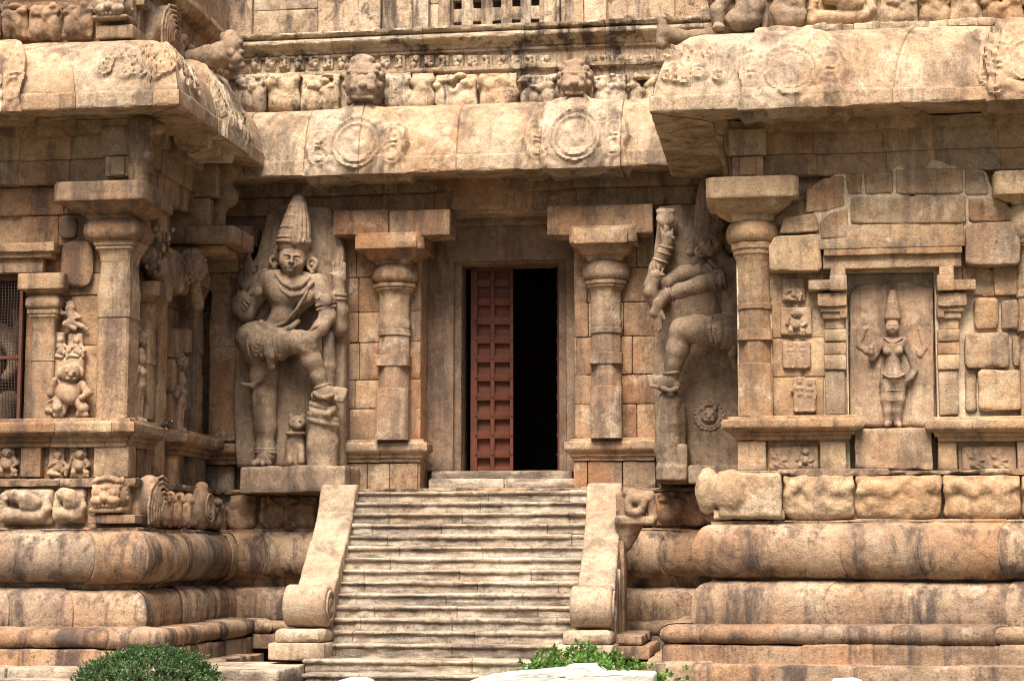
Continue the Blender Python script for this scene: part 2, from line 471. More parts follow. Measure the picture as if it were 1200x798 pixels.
M['mesh'] = flat('dark_wire', (.05, .03, .025), .6, .3, 14)
M['inner'] = flat('dark_interior_stone', (.06, .045, .035), .9, .4, 3)  # passage walls simply given a very dark brown stone colour
M['white'] = flat('whitewashed_rock_paint', (.52, .50, .46), .8, .1, 5, bumpd=.02)
# ================================================================== MAIN PLANES
YF, YW = 24.1, 28.1
XL = at(150, 350, YF)[0]; XR = at(862, 400, YF)[0]
PATH = [(XL-9, YF), (XL, YF), (XL, YW), (XR, YW), (XR, YF), (XR+8, YF)]
KZ = [0, .30, .53, .75, 1.27, 1.30, 2.0, 2.02, 2.60, 2.66, 3.05, 3.36, 6.44, 7.11, 7.33, 8.29, 8.95]
KL = [0, .18, .41, .67, 1.15, 1.22, 1.92, 1.95, 2.52, 2.60, 3.05, 3.41, 6.64, 7.42, 7.66, 8.53, 9.20]
KW = [0, .25, .45, .65, 1.12, 1.26, 1.96, 1.98, 2.53, 2.60, 2.98, 3.33, 6.88, 7.27, 7.53, 8.46, 9.05]
def zl(z): return float(np.interp(z, KZ, KL))
def zw(z): return float(np.interp(z, KZ, KW))
def zr(z): return z
def zm(prof, f): return [(o, f(z)) for o, z in prof]

left = thing('temple_wing', (XL, YF, 0), 'projecting temple wing on the left, its niche closed by a metal grille', 'temple wing', 'projecting wings beside the entrance')
right = thing('temple_wing', (XR, YF, 0), 'projecting temple wing on the right with a goddess niche under a blocky stone arch', 'temple wing', 'projecting wings beside the entrance')
wall = thing('entrance_wall', (at(600, 400, YW)[0], YW, 0), 'recessed stone entrance wall between the wings, with the red door at its centre', 'wall')
upper = thing('upper_storey', (at(600, 400, YW)[0], YW, 8.4), 'pale upper storey above the entrance cornice, pierced by a square lattice window', 'upper storey')
TH = {'l': (left, zl, [0, 1], M['base']), 'w': (wall, zw, [2], M['base']), 'r': (right, zr, [3, 4], M['base'])}

BASE = {
 'footing': [(1.16, -.05), (1.16, .29), (1.13, .30), (.85, .30)],
 'plinth': [(.92, .28), (.92, .51), (.90, .53), (.75, .53)],
 'torus_moulding': [(.74, .53), (.84, .535)]+arc(.84, .64, .10, .105, -80, 80, 8)+[(.80, .75), (.45, .75)],
 'curved_plinth': [(.54, .74), (.56, .82), (.565, .98), (.55, 1.08), (.51, 1.17), (.44, 1.235), (.34, 1.27), (.22, 1.275)],
 'roll_moulding': [(.22, 1.27), (.26, 1.295)]+arc(.30, 1.65, .27, .345, -90, 84, 18)+[(.335, 1.995), (.335, 2.03), (.1, 2.035)],
 'frieze_band': [(.13, 2.02), (.13, 2.58), (.24, 2.585), (.25, 2.655), (.04, 2.665)],
}
for key in 'lwr':
    th, f, sg, mt = TH[key]
    for nm, pf in BASE.items():
        if key == 'w' and nm == 'footing': continue
        big = nm in ('roll_moulding', 'curved_plinth')
        sweep(PATH, zm(pf, f), sg, ds=.045, dv=.03 if big else .045, joint=(.75, 1.35), amp=.018 if big else .014, wear=.045, boff=.02, gw=.016).build(nm, mt, th)

# ------------------------------------------------------------------ eaves (curved cornice with carved medallions)
EAVE = [(.0, 7.16), (.55, 7.14), (.90, 7.115), (.97, 7.11), (1.0, 7.13), (1.0, 7.31), (.985, 7.33), (.965, 7.335), (.94, 7.48), (.885, 7.68), (.80, 7.88), (.68, 8.06), (.53, 8.19), (.36, 8.27), (.1, 8.29)]
RINGS = np.random.default_rng(5)
def medal(a, z, cx, lip, R=.8, H=1.1):
    """worn horseshoe medallion: wide raised plate, ringed disc with a figure, curled scrolls round it"""
    x = (a-cx); zz = z-lip
    rr = np.sqrt((x/R)**2+((zz-.50*H)/(.56*H))**2); low = np.where(zz < .45*H, np.abs(x)/(R*(1.06-.10*np.sin(np.clip(zz/(.45*H), 0, 1)*3.1))), 9)
    e = np.where(zz < .45*H, np.minimum(low, 9), rr); ins = e < .95
    h = .085*(1-sst(.94, 1.0, e))+.03*np.exp(-((e-.90)/.04)**2)
    r = np.sqrt(x**2+(zz-.44*H)**2); D0 = .37*R/.8
    for q, am in ((1.0, .055), (.78, .042)): h = h+am*np.exp(-((r-q*D0)/.02)**2)
    w = vnoise(np.stack([x*3, zz*3, 0*x], -1), 1.5, 4)
    sc = np.sin((np.arctan2(zz-.44*H, x)*5+r*16+w*1.2))*np.cos(r*30+w*2)
    h = h+ins*(r > D0*1.08)*.022*sc
    for k, an in enumerate((-22, 14, 52, 128, 166, 202)):
        px, pz = cx+.60*R/.8*math.cos(R_(an)), .44*H+.42*math.sin(R_(an)); q = np.sqrt((a-px)**2+(zz-pz)**2)
        h = h+ins*(r > D0*1.05)*(.038*np.exp(-((q-.10)/.024)**2)+.034*np.exp(-(q/.045)**2)+.024*np.exp(-((q-.165)/.018)**2))
    fig = np.exp(-((x-.03*np.sin(9*zz))/.05)**2)*sst(.2, .12, np.abs(zz-.44*H))*.024+.02*np.exp(-(((x-.1)**2+(zz-.40*H)**2)/.004))+.02*np.exp(-(((x+.1)**2+(zz-.5*H)**2)/.004))+.03*np.exp(-(((x+.01)**2+(zz-.44*H-.17)**2)/.0022))
    h = h+(r < .74*D0)*fig*1.5
    wearf = .7+.3*sst(-.2, .3, fbm(np.stack([a, 0*a, z], -1), 1.7, 2, 8))
    return h*wearf
def curls(a, z, cx, cz, wx, wz, n, seed):
    g = np.random.default_rng(seed); h = 0*a
    for _ in range(n):
        px, pz, rr = cx+g.uniform(-wx, wx), cz+g.uniform(-wz, wz), g.uniform(.05, .1)
        q = np.sqrt((a-px)**2+(z-pz)**2)
        h = np.maximum(h, .07*np.exp(-((q-rr)/.026)**2)); h = np.maximum(h, .085*np.exp(-(q/.032)**2))
    return h
def zat(px, py, Y): return float(at(px, py, Y)[2])
ex = lambda px, Y=23.3: float(at(px, 80, Y)[0])
def rel_l(si, P, pf):
    m = (pf[:, 0] > .3) & (pf[:, 1] > zl(7.12)); lip = zl(7.11)
    if si == 0:
        a, z = P[..., 0], P[..., 2]
        h = medal(a, z, ex(-18), lip, .62)+curls(a, z, ex(160), lip+.68, .52, .22, 26, 3)
    else:
        a, z = P[..., 1], P[..., 2]
        h = curls(a, z, 23.75, lip+.6, .38, .28, 16, 4)+medal(a, z, 25.55, lip, .62)+.07*(np.abs(a-25.55) < .55)
    return h*m[None]
def rel_w(si, P, pf):
    m = (pf[:, 0] > .3) & (pf[:, 1] > zw(7.12)); lip = zw(7.11); a, z = P[..., 0], P[..., 2]
    x1, x2 = float(at(419, 160, 27.2)[0]), float(at(675, 160, 27.2)[0])
    h = medal(a, z, x1, lip, .80, 1.08)+medal(a, z, x2, lip, .80, 1.08)
    # the rubbed neck that carries each lion, and the crack on the right medallion
    for x in (x1, x2): h = h+.05*(1-sst(.1, .2, np.abs(a-x)))*sst(lip+.75, lip+1.1, z)
    h = h-.05*np.exp(-((a-x2+.52+.12*(z-lip-.6)+.03*np.sin(9*z))/.035)**2)
    return h*m[None]
def rel_r(si, P, pf):
    m = (pf[:, 0] > .3) & (pf[:, 1] > 7.12); lip = 7.11
    if si == 4:
        a, z = P[..., 0], P[..., 2]
        h = medal(a, z, ex(931), lip, .68)+curls(a, z, ex(815), lip+.62, .33, .22, 15, 8)+medal(a, z, ex(1208), lip, .55)+.7*curls(a, z, ex(1160), lip+.55, .1, .4, 9, 12)
    else: h = 0*P[..., 0]
    return h*m[None]
for key, rf, mt in (('l', rel_l, M['eave']), ('w', rel_w, M['eave']), ('r', rel_r, M['eave'])):
    th, f, sg, _ = TH[key]
    sweep(PATH if key != 'w' else [(XL-9, 0), (XL-.9, YW), (XL+.1, YW), (XR-.1, YW), (XR+.9, YW)][1:], zm(EAVE, f), sg if key != 'w' else [0, 1, 2], ds=.022, dv=.024, joint=(.85, 1.5), amp=.016, nsc=2.2, wear=.03, relief=rf, gw=.012, gdep=.02, boff=.008).build('eave', mt, th)

rd = MB(); xx = ex(884)
while xx < ex(1188):
    ww = random.uniform(.12, .4); rd.add(*boxw(xx, xx+ww, YF-.50+random.uniform(-.03, .05), YF-.1, 8.2, 8.285+random.uniform(0, .04), r=.02, amp=.035, step=.03, nsc=8)); xx += ww*.95
rd.build('mortar_ridge', M['eave'], right)
# ------------------------------------------------------------------ entablature beams under the eaves
BEAM = [(.02, 6.44), (.05, 6.45), (.06, 6.70), (.055, 6.715), (.10, 6.72), (.11, 6.98), (.2, 6.99), (.24, 7.15), (.0, 7.16)]
for key, mt in (('l', M['wing']), ('r', M['wingr'])):
    th, f, sg, _ = TH[key]
    sweep([(x, y) for x, y in PATH], zm(BEAM, f), sg, ds=.06, dv=.05, joint=(.6, 1.2), amp=.012, wear=.02, boff=.014).build('beam', mt, th)
zb0, zb1 = zat(600, 246, YW), zat(600, 198, 27.6)
BW = [(.0, zb0), (.04, zb0+.01), (.05, zb0+.26), (.055, zb0+.27), (.16, zb0+.28), (.18, zb1+.02), (.0, zb1+.05)]
sweep(PATH, BW, [2], ds=.06, dv=.05, joint=(.8, 1.4), amp=.012, wear=.025, boff=.014).build('beam', M['recess'], wall)

# ------------------------------------------------------------------ masonry cores
def core(mb, x0, x1, y0, y1, z0, z1): mb.add(*boxw(x0, x1, y0, y1, z0, z1, r=.004, amp=.004, step=.15))
nx0, nx1 = float(at(-70, 400, YF)[0]), float(at(23, 400, YF)[0]); nz0, nz1 = 3.38, zat(10, 320, YF)
c = MB()
core(c, XL-9, nx0, YF+.2, 30, -.1, 10.6); core(c, nx1, XL-.34, YF+.2, 30, -.1, 10.6)
core(c, nx0, nx1, YF+.2, 30, -.1, nz0); core(c, nx0, nx1, YF+.2, 30, nz1, 10.6); core(c, nx0, nx1, 25.5, 30, nz0, nz1)
core(c, XL-.4, XL-.012, YF+.012, YW+.4, -.1, 2.62)
core(c, XL-.4, XL-.012, YF+.012, YW+.4, zl(6.46), 10.6)
core(c, XL-9, XL-.3, YF+.012, YF+.3, -.1, 2.62); core(c, XL-9, XL-.3, YF+.012, YF+.3, zl(6.46), 10.6)
c.build('wall', M['wing'], left)
gx0, gx1 = float(at(994, 400, YF)[0]), float(at(1098, 400, YF)[0]); gz0, gz1 = zat(1045, 551, YF), zat(1045, 318, YF)
c = MB()
core(c, XR+.02, gx0, YF+.17, 30, 2.6, 6.5); core(c, gx1, XR+8, YF+.17, 30, 2.6, 6.5)
core(c, gx0, gx1, YF+.45, 30, 2.6, 6.5); core(c, gx0, gx1, YF+.17, 30, gz1+.02, 6.5)
core(c, XR+.012, XR+8, YF+.012, 30, -.1, 2.62); core(c, XR+.012, XR+8, YF+.012, 30, 6.46, 10.6)
c.build('wall', M['mortar'], right)

# ------------------------------------------------------------------ ledges (cornice of the panelled base) : short runs with returned ends
def each(shapes, name, mt, th):
    for V, Q in shapes: MB().add(V, Q).build(name, mt, th)
def ledge_prof(z0, z1, o):
    h = z1-z0
    return [(-.02, z0), (.03, z0+.005), (.035, z0+h*.18), (.075, z0+h*.20), (.08, z0+h*.34), (o*.75, z0+h*.38), (o, z0+h*.50), (o, z0+h*.80), (o-.015, z0+h*.84), (o*.6, z0+h*.86), (o*.55, z0+h*.98), (-.05, z1)]
def ledge(th, x0, x1, Y, z0, z1, mt, o=.2, back=.35, name='ledge', ends=(1, 1)):
    p = [(x0, Y+back), (x0, Y), (x1, Y), (x1, Y+back)]
    sg = ([0] if ends[0] else [])+[1]+([2] if ends[1] else [])
    return sweep(p, ledge_prof(z0, z1, o), sg, ds=.05, dv=.03, joint=(.7, 1.2), amp=.007, wear=.02).build(name, mt, th)
X_ = lambda px, Y: float(at(px, 450, Y)[0])

# ------------------------------------------------------------------ pilasters
def pilaster(th, px, Y, mt, ys, w, wc, wa, name='pilaster', dxa=0, dxc=0, oct_=True, notch=False, cy=None, ysc=1.0, shaft='s'):
    """ys: photo rows (foot, shaft_top, neck_top, cushion_top, abacus_bottom, abacus_top); half widths in photo px"""
    m = mpp(px, 400, Y); z = [zat(px, y, Y) for y in ys]
    hw, hc, ha = w*m, wc*m, wa*m
    cx = float(at(px, 400, Y)[0]); cyy = Y+hw if cy is None else cy
    zf, zs, zn, zc, zab, zat_ = z
    L = zs-zf
    sh = 'o' if oct_ else 's'
    if oct_:
        secs = [(zf, hw, 's'), (zf+L*.36, hw, 's'), (zf+L*.365, hw*.95, sh), (zf+L*.52, hw*.95, sh), (zf+L*.525, hw*1.03, 's'), (zf+L*.60, hw*1.03, 's'), (zf+L*.605, hw*.93, sh), (zf+L*.74, hw*.93, sh), (zf+L*.745, hw*1.02, sh), (zf+L*.78, hw*1.02, sh), (zf+L*.785, hw*.94, sh), (zf+L*.83, hw*1.0, sh), (zf+L*.86, hw*.92, sh), (zs, hw*.95, sh)]
    else:
        secs = [(zf, hw, 's'), (zf+L*.50, hw, 's'), (zf+L*.503, hw*.985, 's'), (zf+L*.64, hw*.985, 's'), (zf+L*.645, hw*1.04, 's'), (zf+L*.72, hw*1.03, 's'), (zf+L*.80, hw*1.06, 's'), (zf+L*.87, hw*.98, 's'), (zs, hw*.92, 's')]
    p = loft(cx, cyy, secs, mb=MB(), dv=.07, ysc=ysc).build(name, mt, th, ang=28)
    d = (zn-zs)
    neck = [(zs-.005, hw*.93, sh), (zs+d*.35, hw*1.0, sh), (zs+d*.6, hw*1.16, sh), (zs+d*.62, hw*1.22, sh), (zs+d*.78, hw*1.24, sh), (zs+d*.80, hw*1.32, sh), (zn, hw*1.36, sh)]
    loft(cx, cyy, neck, dv=.03, ysc=ysc).build('neck', mt, p, ang=28)
    r = 'r' if oct_ else 's'
    xc = cx+dxc*m; xa = cx+dxa*m
    e = zc-zn
    loft(xc, cyy, [(zn+.002, hc*.80, r), (zn+e*.12, hc*.93, r), (zn+e*.35, hc*1.0, r), (zn+e*.7, hc*.985, r), (zn+e*.92, hc*.9, r), (zc+.01, hc*.78, r)], dv=.025, ysc=ysc).build('cushion', mt, p)
    q = zat_-zc; vb = zab-zc
    a = loft(xa, cyy, [(zc-.01, hc*.72, 's'), (zc+vb*.3, hc*.80, 's'), (zc+vb*.35, hc*.95, 's'), (zc+vb*.75, ha*.80, 's'), (zc+vb*.98, ha*.86, 's'), (zc+vb, ha*.99, 's'), (zab+.01, ha, 's'), (zat_-.02, ha, 's'), (zat_, ha*.985, 's')], dv=.03, wear=.02, ysc=ysc)
    if notch:   # stepped bracket tongues on the abacus
        for s in (-1, 1):
            a.add(*rblock((cx+s*ha*.5, cyy-ha*.99, (zab*.65+zat_*.35)), (ha*.16, .035, (zat_-zab)*.45), r=.01, step=.05))
    a.build('abacus', mt, p)
    return p, cx, cyy, zat_

# ================================================================== LEFT WING, front
ledge(left, XL-9, XL, YF, zl(3.04), zl(3.36)+.02, M['wing'], o=.2, back=1.15)
# panelled base below the ledge
mb = MB()
for a, b in ((-60, -38), (24, 47), (110, 150)): mb.add(*boxp(a, 522, b, 559, YF, .3, r=.012))
mb.add(*boxp(-38, 520, 23, 562, YF+.12, .2, r=.01)); mb.add(*boxp(47, 520, 110, 562, YF+.13, .2, r=.01))
z0, z1 = zl(2.62), zl(3.06)
for y0, y1, dx in ((YF+.002, YF+.42, .0), (YF+.42, YF+.66, -.14), (YF+.66, YF+.95, -.05), (YF+.95, YF+1.15, -.02)):
    mb.add(*boxw(XL-.4, XL+dx, y0+.004, y1-.004, z0, z1, r=.014))
mb.build('base_panel', M['wing'], left)
# wall stones behind the carvings
mb = MB()
ashlar(mb, nx1-.1, XL-.33, zat(60, 345, YF), zat(60, 250, YF), YF+.16, .1, rows=(.3, .5), lens=(.5, .9))
ashlar(mb, X_(75, YF), XL-.33, zl(3.38), zat(60, 345, YF), YF+.17, .1, rows=(.7, 1.1), lens=(.9, 1.3))
ashlar(mb, XL-3, XL-.3, zat(60, 250, YF), zat(60, 140, YF), YF+.13, .12, rows=(.32, .5), lens=(.6, 1.2))
mb.build('wall_block', M['wing'], left)
MB().add(*boxp(68, 255, 89, 279, YF+.06, .15, r=.04, R=.09)).build('wall_boss', M['wing'], left); MB().add(*boxp(71, 282, 107, 336, YF+.04, .15, r=.05, R=.16)).build('wall_boss', M['wing'], left)
mb = MB()
mb.add(*boxp(-80, 287, 63, 294, YF-.16, .4, r=.012)); mb.add(*boxp(-80, 294.5, 60, 301, YF-.10, .4, r=.012)); mb.add(*boxp(-80, 301.5, 50, 319, YF-.03, .3, r=.012))
mb.build('niche_lintel', M['wing'], left)
pilaster(left, 131.5, YF, M['wing'], (491, 306, 283, 258, 241, 219), 18.5, 32, 54, oct_=False, dxa=-8, dxc=-2)
pilaster(left, 49.5, YF, M['wing'], (491, 385, 363, 346, 340, 322), 13.5, 20, 27, oct_=False, cy=YF+.17, notch=False)

# corbels over the front abacus
def corbel(th, cx, Y, yt, ym, yb, wt, wb, mt, px):
    mb = MB()
    zt, zm_, zb = zat(px, yt, Y), zat(px, ym, Y), zat(px, yb, Y)
    mb.add(*boxw(cx-wt, cx+wt, Y, Y+.6, zm_+.003, zt, r=.015))
    mb.add(*boxw(cx-wb, cx+wb, Y+.05, Y+.6, zb, zm_, r=.015))
    mb.add(*boxw(cx-wb*.5, cx+wb*.5, Y+.015, Y+.3, zb+.05*(zm_-zb), zm_-.02, r=.012))
    return mb.build('corbel', mt, th)
corbel(left, X_(131, 23.85), 23.85, 148, 182, 206, .24, .19, M['wing'], 131)
mb = MB(); mb.add(*boxw(XL-.38, XL-.02, YF+.3, YF+.75, zl(6.5), zl(7.08), r=.015)); mb.add(*boxw(XL-.2, XL+.12, YF+.32, YF+.62, zl(6.62), zl(7.0), r=.015)); mb.build('corbel', M['wing'], left)

# ================================================================== LEFT WING, side face (looks right)
XS = XL-.28
mb = MB()
ashlar(mb, YF+.36, YW+.2, zl(3.0), zl(6.5), XS, .12, rows=(.45, .8), lens=(.7, 1.2), axis='y')
mb.build('side_wall', M['wing'], left)
mb = MB()
mb.add(*boxw(XS-.05, XL-.06, 25.52, 25.95, 2.6, zl(6.3), r=.02, step=.08, amp=.012))
mb.build('pier', M['wing'], left)
# second group: its own ledge, base and corner pilaster
p2y0, p2y1 = 26.25, 27.65
sweep([(XS-.1, p2y0), (XL+.02, p2y0), (XL+.02, p2y1), (XS-.1, p2y1)], ledge_prof(zl(3.04), zl(3.36), .2), ds=.05, dv=.03, joint=(.6, .9), amp=.007, wear=.02).build('ledge', M['wing'], left)
mb = MB()
for y0, y1, dx in ((p2y0, p2y0+.3, .0), (p2y0+.3, p2y0+.75, -.12), (p2y0+.75, p2y1, .0)): mb.add(*boxw(XL-.4, XL+dx, y0+.004, y1-.004, zl(2.62), zl(3.06), r=.014))
mb.build('base_panel', M['wing'], left)
def side_pil(yc, w, ys, wc, wa, px):
    m = mpp(px, 400, yc)*1.0
    X = XL
    z = [float(atx(px, y, X)[2]) for y in ys]; hw, hc, ha = w, wc, wa; cx = X-hw
    zf, zs, zn, zc, zab, zt = z; L = zs-zf
    p = loft(cx, yc, [(zf, hw, 's'), (zf+L*.45, hw, 's'), (zf+L*.455, hw*.94, 's'), (zf+L*.62, hw*.94, 's'), (zf+L*.625, hw*1.03, 's'), (zf+L*.72, hw*1.0, 's'), (zs, hw*.9, 's')]).build('pilaster', M['wing'], left)
    loft(cx, yc, [(zs-.01, hw*.9, 's'), (zn, hw*1.3, 's'), (zn+.01, hc*.9, 'q'), (zn*.5+zc*.5, hc, 'q'), (zc, hc*.9, 'q')], dv=.03).build('cushion', M['wing'], p)
    if ha: loft(cx, yc, [(zc-.01, hc*.8, 's'), (zab, ha*.97, 's'), (zab+.01, ha, 's'), (zt, ha, 's')], dv=.03, wear=.02).build('abacus', M['wing'], p)
def ypx(px, X=None): return float(atx(px, 400, XL if X is None else X)[1])
side_pil(25.15, .16, (492, 388, 370, 357, 350, 333), .24, .33, 180)
side_pil(27.25, .2, (512, 358, 340, 320, 0, 0), .34, 0, 240)
for (y0, y1, za, zb, d) in ((26.3, 26.62, 4.2, 4.7, .1), (26.3, 26.6, 3.9, 4.18, .12), (26.35, 26.6, 4.72, 5.0, .12)):
    pass
mb = MB()
for i, (y0, y1, za, zb) in enumerate(((26.3, 26.55, 3.45, 3.95), (26.3, 26.62, 3.97, 4.45), (26.32, 26.58, 4.47, 4.9), (26.75, 27.0, 4.6, 4.95))):
    mb.add(*boxw(XS-.05, XL-.12+.03*i, y0, y1, za, zb, r=.02))
mb.build('wall_block', M['wing'], left)
zt_, zb2 = float(at(258, 264, 26.4)[2]), float(at(258, 292, 26.4)[2])
mb = MB(); mb.add(*boxw(XL-.5, XL+.76, 26.4, 27.45, zb2+.10, zt_, r=.02, step=.07)); mb.add(*boxw(XL-.5, XL+.56, 26.55, 27.3, zb2-.02, zb2+.098, r=.04, step=.07)); mb.build('abacus', M['wing'], left)
mb = MB(); mb.add(*boxw(XL-.4, XL+.30, 26.62, 27.2, zt_+.01, zl(6.66), r=.02)); mb.add(*boxw(XL-.4, XL+.42, 26.6, 27.2, zl(6.67), zl(7.1), r=.02)); mb.build('corbel', M['wing'], left)

# ================================================================== RIGHT WING, front
za, zb = zat(950, 515, YF), zat(950, 487, YF)
ledge(right, XR, gx0-.02, YF, za, zb, M['wingr'], o=.19)
ledge(right, gx1+.01, XR+8, YF, zat(1150, 517, YF), zat(1150, 488, YF), M['wingr'], o=.19)
each([boxp(a, 517, b, 551, YF+d, .25, r=.014, amp=.01) for a, b, d in ((864, 898, 0), (961, 992, .02), (1099, 1122, .01), (1192, 1230, 0))]+[boxp(a, 516, b, 552, YF+.1, .2, r=.012) for a, b in ((899, 960), (1122.5, 1191.5))], 'base_panel', M['wingr'], right)
mb = MB(); mb.add(*boxp(1002, 502, 1093, 550, YF-.02, .5, r=.02, amp=.02, step=.035, chip=2)); mb.build('sill_block', M['relief'], right)
pilaster(right, 884.5, YF, M['wingr'], (487, 318, 284, 259, 237, 213), 20, 33, 54.5, notch=False)
pilaster(right, 1214, YF, M['wingr'], (487, 300, 282, 240, 233, 206), 20, 32, 47, notch=False, cy=YF+.1)
mb = MB()
ashlar(mb, X_(905, YF), gx0-.01, zat(950, 487, YF), zat(950, 318, YF), YF+.145, .08, rows=(.42, .62), lens=(.3, .5), proud=.012, gap=.014)
ashlar(mb, XR+3.72, XR+8, zat(1180, 487, YF), zat(1180, 205, YF), YF+.13, .1, rows=(.4, .6), lens=(.5, .9))
ashlar(mb, XR+.1, XR+4, zat(950, 262, YF), 6.46, YF+.15, .1, rows=(.3, .4), lens=(.4, .8))
mb.build('wall_block', M['wingr'], right)
for (a, y0, b, y1, pr) in ((1128, 311, 1163, 348, .02), (1164, 310, 1200, 347, -.03), (1148, 314, 1192, 348, .03), (1142, 349, 1172, 386, -.02), (1173, 351, 1210, 388, .0), (1131, 389, 1185, 431, -.06), (1186, 393, 1215, 430, -.02), (1147, 433, 1199, 481, -.10), (1131, 433, 1146, 484, .03), (1200, 432, 1230, 484, .0)):
    each([boxp(a, y0, b-1, y1-1, YF+.09+pr, .2-pr, r=.03, R=.05, amp=.02, step=.035, chip=1.6, nsc=4)], 'rough_block', M['wingr'], right)
# blocky torana arch over the goddess niche: large stones in one curved outline, bedded in wide pale mortar
def polyblock(poly, Y, front, back, r=.03, amp=.02, rot=0):
    pts = np.array([at(x, y, Y)[[0, 2]] for x, y in poly]); pc = pts.mean(0); pd = pts-pc; pts = pc+pd*(1+.003/np.linalg.norm(pd, axis=1)[:, None])
    for _ in range(2):                                    # soften the outline's corners
        nx = np.roll(pts, -1, 0); pts = np.stack([pts*.93+nx*.07, pts*.07+nx*.93], 1).reshape(-1, 2)
    cen = pts.mean(0); sub_ = []
    for i in range(len(pts)):
        a_, b_ = pts[i], pts[(i+1) % len(pts)]; m = max(1, int(np.linalg.norm(b_-a_)/.05))
        for j in range(m): sub_.append(a_+(b_-a_)*j/m)
    sub_ = np.array(sub_); n = len(sub_); dl = np.linalg.norm(sub_-cen, axis=1)[:, None]; un = (sub_-cen)/dl
    lev = [(0, back), (0, front+r), (r*.3, front+r*.3), (r, front)]+[(None, front, k) for k in np.linspace(.86, .03, 9)]
    V = []
    for l in lev:
        q = sub_-un*l[0] if l[0] is not None else cen+(sub_-cen)*l[2]
        V.append(np.stack([q[:, 0], np.full(n, l[1]), q[:, 1]], 1))
    V = np.concatenate(V); sd = nseed(); V[:, 1] += fbm(V, 3.5, 4, sd)*amp
    V[n:n*4, 0] += fbm(V[n:n*4], 6, 3, sd+2)*.018; V[n:n*4, 2] += fbm(V[n:n*4], 6, 3, sd+5)*.018
    ids = np.arange(n*len(lev)).reshape(len(lev), n); nx = np.roll(ids, -1, 1)
    Q = np.stack([ids[:-1], ids[1:], nx[1:], nx[:-1]], -1).reshape(-1, 4)
    if np.sum(sub_[:, 0]*np.roll(sub_[:, 1], -1)-np.roll(sub_[:, 0], -1)*sub_[:, 1]) > 0: Q = Q[:, ::-1]
    return V, Q
mb = MB()
for poly, d in (([(902, 319), (901, 292), (908, 279), (961, 276), (963, 319)], -.13), ([(913, 275), (919, 256), (956, 252), (960, 273)], -.09), ([(1131, 312), (1130, 265), (1184, 261), (1195, 275), (1194, 312)], -.13),
    ([(963, 281), (960, 263), (972, 251), (993, 246), (994, 279)], -.075), ([(997, 263), (997, 233), (1064, 232), (1131, 231), (1131, 263)], -.09), ([(1135, 261), (1134, 234), (1170, 234), (1189, 249), (1189, 260)], -.085),
    ([(945, 251), (946, 224), (964, 210), (988, 207), (990, 242), (970, 248)], -.06), ([(993, 229), (992, 205), (1010, 204), (1010, 229)], -.065), ([(1014, 228), (1013, 203), (1046, 202), (1046, 227)], -.08),
    ([(1050, 228), (1050, 200), (1127, 198), (1128, 228)], -.08), ([(1131, 229), (1131, 199), (1152, 203), (1159, 229)], -.075), ([(1000, 199), (1012, 184), (1050, 181), (1095, 183), (1110, 196)], -.04)):
    mb.add(*polyblock(poly, YF, YF+d, YF+.2, r=.022))
mb.build('niche_arch', M['wingr'], right)
mb = MB(); mb.add(*polyblock([(958, 284), (956, 258), (952, 246), (955, 222), (985, 200), (1005, 192), (1050, 184), (1095, 186), (1120, 195), (1155, 202), (1165, 224), (1186, 246), (1188, 262), (1140, 272), (1130, 284)], YF, YF-.045, YF+.2, r=.03, amp=.02))
mb.build('mortar_bed', M['mortar'], right)
mb = MB()
mb.add(*boxp(962, 264, 1130, 280, YF-.07, .3, r=.012)); mb.add(*boxp(960, 280.5, 1131, 288, YF-.15, .4, r=.012)); mb.add(*boxp(965, 288.5, 1128, 296, YF-.14, .4, r=.012)); mb.add(*boxp(964, 296.5, 1127, 312, YF-.07, .3, r=.012))
mb.build('niche_lintel', M['wingr'], right)
# niche pilasters with square bracket capitals
def niche_pil(px, side):
    mb = MB(); s = side
    def b(x0, y0, x1, y1, d, **k):
        xs = sorted((px+s*x0, px+s*x1)); mb.add(*boxp(xs[0], y0, xs[1], y1, YF+d, .3, r=.014, **k))
    b(2, 434, 26, 486, .06); b(1, 416, 27, 433, .03); b(1, 401, 27, 415, .045); b(1, 386, 27, 400, .03)
    b(3, 373, 26, 385.5, .06); b(1, 365, 29, 373, .02); b(0, 359, 32, 365, -.01)
    b(0, 343, 36, 358.5, -.05, R=.06); b(0, 352, 9, 372, -.02)
    b(0, 322, 21, 340, -.12); b(0, 328, 46, 339, -.11); b(2, 312, 20, 322, -.08)
    return mb.build('niche_pilaster', M['wingr'], right)
niche_pil(1098, 1); niche_pil(993, -1)
corbel(right, X_(880, 23.8), 23.8, 151, 182, 206, .24, .2, M['wingr'], 880)
mb = MB(); mb.add(*boxw(XR+.0, XR+.35, YF-.06, YF+.5, 6.76, 7.04, r=.015)); mb.add(*boxw(XR+.03, XR+.3, YF-.05, YF+.5, 6.47, 6.755, r=.015)); mb.add(*boxw(XR+.66, XR+1.1, YF-.05, YF+.3, 6.47, 6.70, r=.015)); mb.build('corbel', M['wingr'], right)

